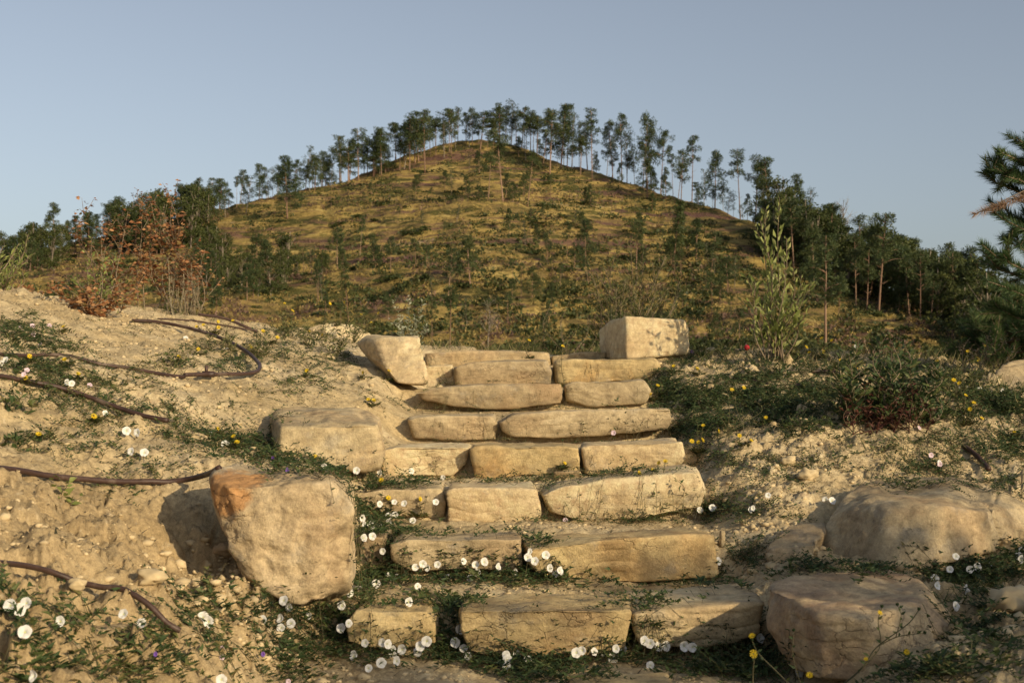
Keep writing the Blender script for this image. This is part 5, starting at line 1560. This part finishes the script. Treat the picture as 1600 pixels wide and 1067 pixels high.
def tree_proto(kind, seed):
    """unit tree of height 1; returns (trunk mesh, crown mesh or None)"""
    rn = np.random.RandomState(seed)
    lean = rn.normal(0, .035, 2)
    pts = [np.array([lean[0] * u + rn.normal(0, .006) * u, lean[1] * u, u * .97]) for u in np.linspace(0, 1, 7)]
    line = smooth_line(pts, 14)
    tk = Tubes(6); rad = {'pine': .0105, 'thin': .0075, 'full': .012, 'spruce': .012, 'leaf': .016, 'airy': .008, 'dead': .013}[kind]
    tk.add(line - [0, 0, .02], rad, rad * .25, rn.uniform(.2, .8))
    cd = Cards(CLUMP if kind in ('leaf',) else SPRAY)
    at = lambda u: line[min(13, int(u * 13))]

    def blob(c, r, n, size, flat=.6):
        q = rn.normal(0, 1, (n, 3)); q /= np.linalg.norm(q, axis=1, keepdims=True)
        q *= (rn.uniform(0, 1, n) ** .45)[:, None]
        P = c + q * [r, r, r * flat]
        D = q * 1.0 + rn.normal(0, .6, (n, 3)) + [0, 0, .25]
        shade = np.clip(.5 + rn.normal(0, .22, n), 0, 1)
        cd.many(P, D, rn.normal(0, 1, (n, 3)), size * rn.uniform(.6, 1.3, n), size * rn.uniform(.5, 1.1, n), shade)

    if kind in ('pine', 'thin'):
        c0 = rn.uniform(.46, .62) if kind == 'pine' else rn.uniform(.60, .76)
        nb = 22 if kind == 'pine' else 11
        for k in range(nb):
            u = c0 + (1.0 - c0) * (k + rn.uniform(0, 1)) / nb
            a = rn.uniform(0, 6.28); w = (.15 if kind == 'pine' else .095) * (1 - ((u - c0) / (1 - c0)) ** 2 * .6) * rn.uniform(.3, 1.25)
            c = at(u) + [math.cos(a) * w, math.sin(a) * w, rn.uniform(-.01, .03)]
            tk.add([at(u) - [0, 0, .03], (at(u) + c) / 2, c], rad * .35, rad * .12, .5)
            blob(c, rn.uniform(.04, .075) * (1 if kind == 'pine' else .8), 44, .037, .75)
        for k in range(5):   # dead snags under the crown
            u = rn.uniform(.3, c0); a = rn.uniform(0, 6.28)
            tk.add([at(u), at(u) + [math.cos(a) * .03, math.sin(a) * .03, .01], at(u) + [math.cos(a) * .06, math.sin(a) * .06, .03]], rad * .25, rad * .08, .8)
    elif kind == 'full':
        for k in range(30):
            u = .26 + .72 * (k + rn.uniform(0, 1)) / 30
            a = rn.uniform(0, 6.28); w = .20 * min(1, (1.02 - u) * 1.9) * rn.uniform(.3, 1.1)
            c = at(u) + [math.cos(a) * w, math.sin(a) * w, 0]
            tk.add([at(u), c], rad * .3, rad * .1, .5)
            blob(c, rn.uniform(.05, .085), 44, .042, .6)
    elif kind == 'spruce':
        for k in range(26):
            u = .28 + .72 * (k / 26)
            for j in range(3):
                a = rn.uniform(0, 6.28); w = .15 * (1.03 - u) / .75 * rn.uniform(.4, 1.1)
                blob(at(u) + [math.cos(a) * w, math.sin(a) * w, -w * .3], .035 + .03 * (1 - u), 16, .042, .45)
    elif kind == 'leaf':
        for k in range(30):
            a = rn.uniform(0, 6.28); u = rn.uniform(.12, .93); w = .24 * math.sqrt(max(0.02, 1 - ((u - .5) / .5) ** 2)) * rn.uniform(.2, 1.05)
            c = np.array([math.cos(a) * w, math.sin(a) * w, u])
            tk.add([at(u * .7), c], rad * .3, rad * .1, .5)
            blob(c, rn.uniform(.06, .11), 52, .036, .8)
    elif kind == 'airy':
        for k in range(26):
            u = .30 + .70 * (k + rn.uniform(0, 1)) / 26
            a = rn.uniform(0, 6.28); w = .14 * (1.1 - abs(u - .65) * 1.5) * rn.uniform(.2, 1.2)
            c = at(u) + [math.cos(a) * w, math.sin(a) * w, .03]
            tk.add([at(u) - [0, 0, .05], (at(u) + c) / 2, c], rad * .3, rad * .1, .8)
            blob(c, rn.uniform(.03, .055), 18, .036, 1.1)
    else:
        for k in range(26):
            u = rn.uniform(.3, .95); a = rn.uniform(0, 6.28); L_ = .28 * (1.1 - u) + .08
            c = at(u) + [math.cos(a) * L_ * .8, math.sin(a) * L_ * .8, L_ * .9]
            m_ = (at(u) + c) / 2 + rn.normal(0, .012, 3)
            tk.add([at(u), m_, c], rad * .35, rad * .08, .8)
            for j in range(3):
                tk.add([m_, m_ + rn.normal(0, .05, 3) + [0, 0, .06]], rad * .15, rad * .06, .8)
    v, f, tt_ = tk.arrays()
    tm = mesh_np('trunk', v, f, M_bark if kind in ('pine', 'thin', 'full', 'spruce') else M_barkg, tint=tt_)
    cm = None
    if kind != 'dead':
        v, f, tt_ = cd.arrays()
        cm = mesh_np('crown', v, f, {'leaf': M_leafcrown, 'airy': M_airy}.get(kind, M_pinecrown), smooth=False, tint=tt_)
    return tm, cm


PROTO = {}
for kind, cnt in (('pine', 10), ('thin', 5), ('full', 7), ('spruce', 2), ('leaf', 7), ('airy', 6), ('dead', 2)):
    PROTO[kind] = [tree_proto(kind, 900 + 17 * k + len(kind) * 101 + ord(kind[0])) for k in range(cnt)]
KNAME = {'pine': 'pine_tree', 'thin': 'pine_tree', 'full': 'pine_tree', 'spruce': 'spruce_tree', 'leaf': 'broadleaf_tree', 'airy': 'birch_tree', 'dead': 'bare_tree'}
KDESC = {'pine': 'tufted pine', 'thin': 'slender small-crowned pine', 'full': 'bushy pine', 'spruce': 'dark cone-shaped conifer',
         'leaf': 'leafy tree', 'airy': 'airy sparse tree', 'dead': 'leafless bare tree'}
KCAT = {'spruce': 'conifer', 'leaf': 'tree', 'airy': 'tree', 'dead': 'dead tree'}


def plant_tree(kind, px, ytop, ybase, wide=1.0, label=None, group=None):
    p = hill_pos(px, ybase)
    # height from the pixels above the place where it stands
    h = (HY - ytop) * p[1] / F - p[2]
    h = max(2.5, h)
    tm, cm = PROTO[kind][R7.randint(len(PROTO[kind]))]
    wide *= R7.uniform(.8, 1.15)
    root = empty(KNAME[kind], tuple(p - [0, 0, .15]))
    root.rotation_euler = (R7.normal(0, .035), R7.normal(0, .045), R7.uniform(0, 6.28)); root.scale = (h * wide, h * wide, h)
    link('trunk', tm, (0, 0, 0), root)
    if cm: link('crown', cm, (0, 0, 0), root)
    tag(root, label, KCAT.get(kind, 'pine'), group=group)
    return root


RIDGE = [  # kind, px, ytop, ybase, width
    ('pine', 341, 281, 350), ('full', 300, 284, 355), ('pine', 322, 290, 352), ('airy', 352, 282, 345), ('pine', 375, 261, 330), ('thin', 388, 270, 326), ('pine', 405, 253, 323), ('airy', 420, 262, 320), ('pine', 433, 268, 322), ('full', 449, 236, 346),
    ('pine', 462, 246, 308), ('airy', 477, 224, 304), ('pine', 489, 240, 298), ('pine', 503, 233, 290), ('full', 514, 246, 286), ('pine', 531, 207, 283), ('full', 546, 212, 277),
    ('pine', 560, 196, 276), ('full', 574, 212, 268), ('pine', 588, 198, 266), ('pine', 596, 193, 272), ('airy', 607, 205, 262), ('pine', 619, 189, 252), ('full', 631, 186, 250), ('pine', 640, 174, 266),
    ('pine', 654, 172, 250), ('pine', 664, 167, 266), ('pine', 672, 176, 242), ('thin', 681, 182, 240), ('airy', 693, 172, 236), ('pine', 705, 167, 240), ('airy', 712, 180, 234), ('pine', 729, 172, 230), ('pine', 738, 165, 230), ('airy', 748, 178, 228), ('pine', 763, 170, 224),
    ('pine', 772, 165, 226), ('full', 781, 157, 228), ('pine', 790, 162, 226), ('airy', 799, 155, 228), ('pine', 807, 170, 230), ('pine', 815, 162, 234), ('thin', 822, 176, 236), ('pine', 829, 170, 240), ('pine', 839, 176, 240),
    ('thin', 848, 172, 252), ('pine', 859, 164, 268), ('full', 876, 157, 262), ('pine', 886, 158, 258), ('airy', 893, 175, 262), ('airy', 905, 190, 262), ('pine', 918, 185, 264), ('thin', 925, 165, 278), ('full', 932, 238, 270),
    ('airy', 948, 190, 272), ('pine', 958, 183, 276), ('pine', 972, 174, 280), ('airy', 980, 200, 284), ('full', 968, 252, 288), ('airy', 992, 222, 288), ('pine', 1004, 210, 294), ('airy', 1010, 180, 296), ('pine', 1018, 172, 292), ('pine', 1032, 198, 298), ('full', 1022, 262, 304), ('full', 1040, 258, 306),
    ('thin', 1052, 235, 310), ('pine', 1064, 230, 318), ('thin', 1081, 201, 308), ('full', 1092, 290, 330), ('airy', 1100, 262, 318), ('full', 1117, 228, 326), ('airy', 1130, 285, 326), ('thin', 1157, 223, 332), ('airy', 1146, 300, 334), ('pine', 1180, 238, 340), ('full', 1168, 300, 342), ('pine', 1204, 240, 346), ('airy', 1192, 268, 350), ('leaf', 1222, 270, 370), ('full', 1248, 263, 372), ('airy', 1262, 290, 380),
]
ORD = ['leftmost', 'second', 'third', 'fourth', 'fifth', 'sixth', 'seventh', 'eighth', 'ninth', 'tenth', 'eleventh', 'twelfth', 'thirteenth', 'fourteenth', 'fifteenth', 'sixteenth', 'seventeenth', 'eighteenth', 'nineteenth', 'twentieth']
zones_ = [(0, 480, 'lower left ridge'), (480, 600, 'upper left ridge'), (600, 700, 'left shoulder of the summit'), (700, 800, 'summit itself'), (800, 880, 'right shoulder of the summit'), (880, 990, 'upper right ridge'), (990, 1090, 'middle right ridge'), (1090, 1300, 'lower right ridge')]
cnt = {}
for kd, px, yt, yb in sorted(RIDGE, key=lambda q: q[1]):
    z_ = [q for q in zones_ if q[0] <= px < q[1]][0]
    k_ = cnt.get(z_[2], 0); cnt[z_[2]] = k_ + 1
    pos_ = 'leftmost' if k_ == 0 else ORD[k_] + ' from left'
    lab = f"{KDESC[kd]}, {pos_} on the {z_[2]}"
    plant_tree(kd, px, yt, yb, (R7.uniform(1.0, 1.3) if px < 860 else R7.uniform(.8, 1.05)) if kd != 'thin' else .95, lab, 'trees along the skyline ridge')

SLOPE = [
    ('pine', 786, 195, 329, 'reddish-trunked pine standing alone just below the summit'), ('thin', 763, 228, 316, 'leaning pine left of the lone reddish-trunked pine below the summit'),
    ('full', 749, 232, 270, 'short dark pine close under the summit, left of the reddish-trunked pine'), ('thin', 824, 231, 322, 'pale-trunked pine right of the lone reddish-trunked pine below the summit'),
    ('airy', 733, 240, 262, 'little sparse tree under the left of the summit'), ('full', 915, 338, 414, 'dark bushy pine midway down the slope, above the cubic block'), ('thin', 885, 345, 400, 'thin pine left of the dark bushy pine midway down the slope'),
    ('spruce', 1051, 304, 420, 'dark cone-shaped conifer high on the right of the slope'), ('pine', 994, 338, 423, 'tufted pine between the bushy pine and the dark cone-shaped conifer'),
    ('pine', 610, 365, 440, 'pine in front of the pale bare patch on the left slope'), ('thin', 621, 320, 352, 'slender pine above the pale bare patch'), ('thin', 568, 300, 322, 'slender pine under the left shoulder'),
    ('thin', 562, 330, 400, 'thin straight pine on the left slope'), ('pine', 700, 380, 470, 'tufted pine at mid slope left of centre'), ('full', 735, 362, 450, 'dark bushy pine in the middle of the slope'), ('full', 715, 395, 445, 'dark bushy pine just left of the mid-slope one'),
    ('thin', 545, 410, 500, 'thin pine above the pale half-hidden block'), ('thin', 703, 440, 545, 'thin pine right above the leaning wedge stone'), ('dead', 762, 465, 548, 'crooked bare tree low on the slope above the top step'),
    ('thin', 675, 455, 548, 'thin pine low on the slope, between wedge stone and crooked bare tree'), ('thin', 498, 400, 480, 'thin pine low on the left slope'), ('pine', 527, 350, 430, 'tufted pine left of the pale bare patch'),
    ('thin', 1052, 395, 440, 'thin pine under the dark cone-shaped conifer'), ('pine', 1110, 355, 430, 'tufted pine left of the willow shrub'), ('thin', 1112, 420, 500, 'thin pine low on the slope left of the willow shrub'),
    ('full', 1088, 335, 400, 'bushy pine right of the dark cone-shaped conifer'), ('pine', 855, 360, 410, 'small tufted pine at mid slope above the top step'), ('thin', 801, 400, 450, 'thin little pine at mid slope'),
    ('full', 850, 395, 440, 'bushy low pine right of the slope middle'), ('full', 800, 430, 475, 'bushy low pine in the lower middle of the slope'), ('thin', 855, 445, 510, 'thin pine low, left of the cubic block'),
    ('pine', 1290, 355, 532, 'tallest near pine with a long bare trunk, right of the willow shrub'), ('thin', 1310, 420, 496, 'slim pine just right of the tallest near pine'),
    ('pine', 1338, 358, 472, 'brown-topped pine with a bright trunk at the forest edge'), ('pine', 1354, 372, 478, 'second bright-trunked pine at the forest edge'), ('pine', 1372, 326, 490, 'tall pine rising above the right forest'),
    ('pine', 1438, 385, 512, 'pine with a pale trunk standing before the right forest'), ('dead', 1320, 305, 390, 'bare leafless tree against the sky on the right'), ('full', 1292, 312, 420, 'dense dark pine under the bare tree'),
    ('full', 1272, 345, 440, 'dark dense pine right of the willow shrub top'), ('spruce', 1305, 340, 430, 'dark conifer at the upper edge of the right forest'),
]
for kd, px, yt, yb, lab in SLOPE:
    plant_tree(kd, px, yt, yb, 1.25 if kd in ('full', 'spruce') else 1.05, lab, 'scattered trees on the open hillside')

# second row along the crest, behind the trees named above
rn = np.random.RandomState(31)
for px in np.r_[np.arange(325, 700, 8.5), np.arange(700, 900, 12.0), np.arange(905, 1250, 26.0)]:
    px = px + rn.uniform(-4, 4)
    t0 = float(sky_y(np.array([px]))[0]); left_ = px < 720
    kd = ['full', 'pine', 'airy', 'airy', 'thin'][rn.randint(5)] if left_ else ['airy', 'thin', 'pine', 'airy', 'full'][rn.randint(5)]
    hh = rn.uniform(30, 66) if left_ else rn.uniform(18, 58)
    where = 'the left ridge' if px < 640 else ('the summit' if px < 860 else 'the right ridge')
    plant_tree(kd, px, t0 - hh, t0 + rn.uniform(-3, 14), rn.uniform(1.0, 1.6), f"smaller {KDESC[kd]} in the second row on {where}", 'second row trees of the skyline ridge')

# forests: trees that nothing tells apart share one label
def forest(n, pxr, top, base_lo, kinds, label, group, seed, hpx=(48, 70), env=None, marks=((-999, ''),)):
    rn = np.random.RandomState(seed)
    for k in range(n):
        px = rn.uniform(*pxr); t0 = np.interp(px, *top); b1 = np.interp(px, *base_lo)
        ybase = t0 + (b1 - t0) * rn.uniform(0, 1) ** 1.0
        p = hill_pos(px, ybase)
        hh = rn.uniform(*hpx) if env is None else max(28, ybase - np.interp(px, *env) - rn.uniform(-4, 34)) if rn.rand() < .6 else rn.uniform(*hpx)
        kd = kinds[rn.randint(len(kinds))]
        lb = f"{'tall' if hh > (hpx[0] + hpx[1]) / 2 else 'short'} {KDESC[kd]} {label} {[q for q in marks if px >= q[0]][-1][1]}"
        plant_tree(kd, px, ybase - hh, ybase, rn.uniform(1.0, 1.35), lb, group)


forest(84, (-60, 335), ([-60, 0, 120, 200, 280, 335], [392, 388, 378, 362, 348, 342]), ([-60, 0, 90, 150, 250, 335], [440, 435, 402, 400, 395, 372]), ['full', 'leaf', 'pine', 'leaf', 'leaf'], 'in the wood on the left ridge,', 'trees of the left wood', 1, (50, 75), ([-60, 0, 60, 100, 150, 200, 280, 335], [362, 352, 338, 334, 315, 305, 286, 284]), ((-999, 'near the left edge'), (110, 'behind the green-topped sapling'), (200, 'behind the brown sapling thicket'), (290, 'at its right end')))
forest(15, (0, 100), ([0, 100], [420, 400]), ([0, 100], [470, 425]), ['leaf', 'full'], 'at the lower edge of the left wood', 'trees at the edge of the left wood', 2, (50, 75))
forest(100, (1235, 1640), ([1235, 1300, 1400, 1500, 1640], [378, 402, 445, 490, 545]), ([1235, 1300, 1340, 1400, 1490, 1640], [412, 436, 455, 476, 528, 585]), ['full', 'leaf', 'leaf', 'leaf', 'leaf', 'pine'], 'in the wood on the right flank,', 'trees of the right wood', 3, (70, 105), ([1235, 1260, 1300, 1340, 1380, 1420, 1460, 1500, 1530, 1560, 1640], [290, 300, 338, 350, 345, 372, 385, 366, 385, 415, 440]), ((-999, 'right of the willow shrub top'), (1300, 'near the leafless tree'), (1350, 'behind the bright-trunked pines'), (1400, 'behind the pale-trunked pine'), (1460, 'above the weedy bush'), (1530, 'beside the young pine')))
forest(22, (1180, 1280), ([1180, 1280], [352, 398]), ([1180, 1280], [385, 440]), ['leaf', 'full', 'airy'], 'between the right ridge and the right wood', 'trees below the lower right ridge', 4, (60, 95))
forest(34, (300, 450), ([300, 450], [415, 415]), ([300, 380, 450], [505, 505, 450]), ['leaf', 'leaf', 'full'], 'in the clump behind the left crest,', 'trees of the clump behind the left crest', 5, (45, 80), None, ((-999, 'next to the dry stalks'), (350, 'in its middle'), (400, 'at its right end')))
forest(12, (440, 600), ([440, 600], [385, 400]), ([440, 600], [450, 450]), ['leaf', 'full', 'pine'], 'on the left slope right of the dark clump', 'small trees of the left slope', 6, (30, 50))
forest(52, (480, 1180), ([480, 800, 1180], [400, 420, 430]), ([480, 1180], [535, 540]), ['thin', 'full', 'pine', 'airy', 'thin'], 'low on the hillside,', 'young trees of the lower slope', 7, (30, 62), None, ((-999, 'left of the leaning wedge stone'), (560, 'above the leaning wedge stone'), (680, 'above the left half of the steps'), (780, 'above the middle of the steps'), (880, 'left of the cubic block'), (935, 'above the cubic block'), (1080, 'beside the willow shrub')))
forest(34, (560, 1120), ([560, 760, 1120], [300, 275, 345]), ([560, 1120], [400, 420]), ['full', 'thin', 'airy', 'full'], 'high on the hillside,', 'young trees of the upper slope', 8, (22, 42), None, ((-999, 'on the left side'), (680, 'under the summit'), (820, 'right of the summit'), (950, 'on the right side')))

# bushes, up to three hundred singly
def bush_proto(seed):
    rn = np.random.RandomState(seed); cd = Cards(CLUMP); n = 110
    for _ in range(6):
        c = np.array([rn.normal(0, .42), rn.normal(0, .42), .3]); m = n // 5
        q = rn.normal(0, 1, (m, 3)); q /= np.linalg.norm(q, axis=1, keepdims=True); q[:, 2] = np.abs(q[:, 2])
        P = c + q * [.42, .42, .5] * (rn.uniform(.2, 1, m) ** .5)[:, None] - [0, 0, .3]
        cd.many(P, q + rn.normal(0, .5, (m, 3)), rn.normal(0, 1, (m, 3)), rn.uniform(.15, .3, m), rn.uniform(.15, .3, m), np.clip(.45 + rn.normal(0, .25, m), 0, 1))
    v, f, tt_ = cd.arrays()
    return mesh_np('hillside_bush', v, f, M_bushleaf, smooth=False, tint=tt_)


BP = [bush_proto(s) for s in range(8)]
rn = np.random.RandomState(12)
k = 0
while k < 290:
    px = rn.uniform(60, 1500); t0 = float(sky_y(np.array([px]))[0]); yb = t0 + (560 - t0) * rn.uniform(0.02, 1) ** .9
    if px > 1260 and yb < 440 + (px - 1260) * .35: continue
    if px < 300 and yb < 400: continue
    if vnoise(np.array([[px / 70, yb / 28, 3.3]]), 8)[0] < -.25: continue
    p = hill_pos(px, yb); s = rn.uniform(.9, 2.5) * (1.0 if p[1] > 220 else .8)
    o = link('hillside_bush', BP[rn.randint(8)], tuple(p - [0, 0, .1])); o.rotation_euler = (0, 0, rn.uniform(0, 6.28)); o.scale = (s * rn.uniform(1, 1.8), s * rn.uniform(.9, 1.3), s * rn.uniform(.6, 1))
    if yb - t0 < (560 - t0) * .33: lab, g = 'dark green bush on the upper hill', 'bushes of the upper hill'
    elif yb - t0 < (560 - t0) * .66: lab, g = 'dark green bush halfway up the hill', 'bushes of the middle hill'
    else: lab, g = 'dark green bush low on the hill', 'bushes of the lower hill'
    side_ = [q[1] for q in ((0, 'on the far left'), (330, 'left of the pale bare patch'), (560, 'left of centre'), (720, 'under the summit'), (880, 'right of centre'), (1050, 'near the willow shrub'), (1220, 'on the far right')) if px >= q[0]][-1]
    tag(o, lab + ' ' + side_, 'bush', group=g); k += 1

# ground cover of the hill: heather, brash, tufts, small scrub
def cover(name, label, cat, n, mat, size, seed, tpl, thr, ns, up=.6):
    rn = np.random.RandomState(seed)
    px = rn.uniform(-120, 1720, n * 3); t0 = sky_y(px); yb = t0 + (575 - t0) * rn.uniform(0, 1, n * 3) ** .85
    nz = vnoise(np.c_[px / 60, yb / 17, 0 * px], ns) + .5 * vnoise(np.c_[px / 21, yb / 7, 0 * px], ns + 1)
    m = nz > thr; px, yb, t0 = px[m][:n], yb[m][:n], t0[m][:n]
    dd_ = np.interp(px, SKX, SKD); tt_ = np.clip((yb - 604) / (t0 - 604), 0, 1) ** (1 / .75); d_ = D0 + tt_ * (dd_ - D0)
    x = (px - 800) * d_ / F; z = hill_z(x, d_)
    cd = Cards(tpl); m = len(px); a = rn.uniform(0, 6.28, m)
    cd.many(np.c_[x, d_, z + .05], np.c_[np.cos(a), np.sin(a), np.full(m, up)], rn.normal(0, 1, (m, 3)), size * rn.uniform(.5, 1.4, m), size * rn.uniform(.5, 1.3, m), rn.uniform(0, 1, m))
    o = cd.build(name, mat); tag(o, label, cat, kind='stuff')


M_tuft = leaf_material('hill_grass', [(0.0, (0.13, 0.10, 0.03)), (0.5, (0.32, 0.23, 0.07)), (1.0, (0.44, 0.33, 0.12))], .2)
M_brash = leaf_material('hill_brash', [(0.0, (0.06, 0.035, 0.028)), (0.6, (0.13, 0.075, 0.055)), (1.0, (0.24, 0.15, 0.10))], .0)
M_scrub = leaf_material('hill_scrub', [(0.0, (0.034, 0.044, 0.014)), (0.6, (0.070, 0.084, 0.024)), (1.0, (0.11, 0.11, 0.035))], .2)
cover('hill_grass', 'golden dry grass tufts covering the hillside', 'grass', 24000, M_tuft, .55, 21, SPRAY, -.3, 3, 1.0)
cover('hill_brash', 'purplish brown brash and heather strips on the hillside', 'brash', 22000, M_brash, .65, 22, SPRAY, .25, 7, .4)
# thickets of knee-high scrub: blobs of leaf clumps
rn = np.random.RandomState(41)
n_ = 9000; px = rn.uniform(-60, 1560, n_); t0 = sky_y(px); yb = t0 + (572 - t0) * rn.uniform(0.01, 1, n_) ** .8
nz = vnoise(np.c_[px / 55, yb / 16, 0 * px], 71) + .7 * vnoise(np.c_[px / 17, yb / 7, 0 * px], 72)
m = nz > .12; px, yb, t0 = px[m][:2000], yb[m][:2000], t0[m][:2000]
dd_ = np.interp(px, SKX, SKD); tt_ = np.clip((yb - 604) / (t0 - 604), 0, 1) ** (1 / .75); d_ = D0 + tt_ * (dd_ - D0)
x_ = (px - 800) * d_ / F; z_ = hill_z(x_, d_)
cd = Cards(CLUMP)
for i_ in range(len(px)):
    r_ = rn.uniform(.35, 1.25) * (1.25 if rn.rand() < .15 else .9); m_ = int(12 + 14 * r_); q = rn.normal(0, .5, (m_, 3)); q[:, 2] = np.abs(q[:, 2]) * .8; ti = rn.uniform(0, .8)
    cd.many(np.array([x_[i_], d_[i_], z_[i_]]) + q * [r_ * 1.4, r_, r_], q + rn.normal(0, .4, (m_, 3)), rn.normal(0, 1, (m_, 3)), r_ * rn.uniform(.3, .7, m_), r_ * rn.uniform(.3, .6, m_), np.clip(ti + rn.normal(0, .15, m_), 0, 1))
o = cd.build('hill_thicket', M_scrub); tag(o, 'countless small green shrubs mottling the hillside', 'scrub', kind='stuff')
cover('hill_scrub', 'low green scrub spread over the hillside', 'scrub', 32000, M_scrub, .70, 23, CLUMP, .16, 12, .7)

# ---------------------------------------------------------------- young trees beside the path, to the right of the camera; their shade falls on the lower steps
sh = unit([SUN_DIR.x, SUN_DIR.y, 0]); pp = np.array([-sh[1], sh[0], 0])
for k, (e, hz_, wd, kd) in enumerate([(.2, 2.35, .8, 'airy'), (1.2, 2.45, 1.0, 'airy'), (2.0, 2.6, 1.0, 'airy'), (2.8, 2.8, 1.05, 'leaf'), (3.5, 2.85, 1.1, 'leaf'), (4.2, 2.8, 1.1, 'leaf'), (4.9, 2.7, 1.0, 'airy'), (2.4, 2.7, 1.0, 'airy')]):
    p = sh * (5.6 + .25 * (k % 2)) + pp * e
    g = float(ground_z(np.clip(p[0], -6, 6), np.clip(p[1], -3, 13))[0]) - .1
    g = min(g, -1.2)
    h = hz_ - g
    tm, cm = PROTO[kd][k % len(PROTO[kd])]
    root = empty('young_tree', (p[0], p[1], g)); root.scale = (h * .42 * wd * 1.5, h * .42 * wd * 1.5, h); root.rotation_euler = (0, 0, k * 1.3)
    link('trunk', tm, (0, 0, 0), root); link('crown', cm, (0, 0, 0), root)
    tag(root, 'young leafy tree beside the path, out of the picture to the right, shading the steps', 'tree', group='young trees beside the path')
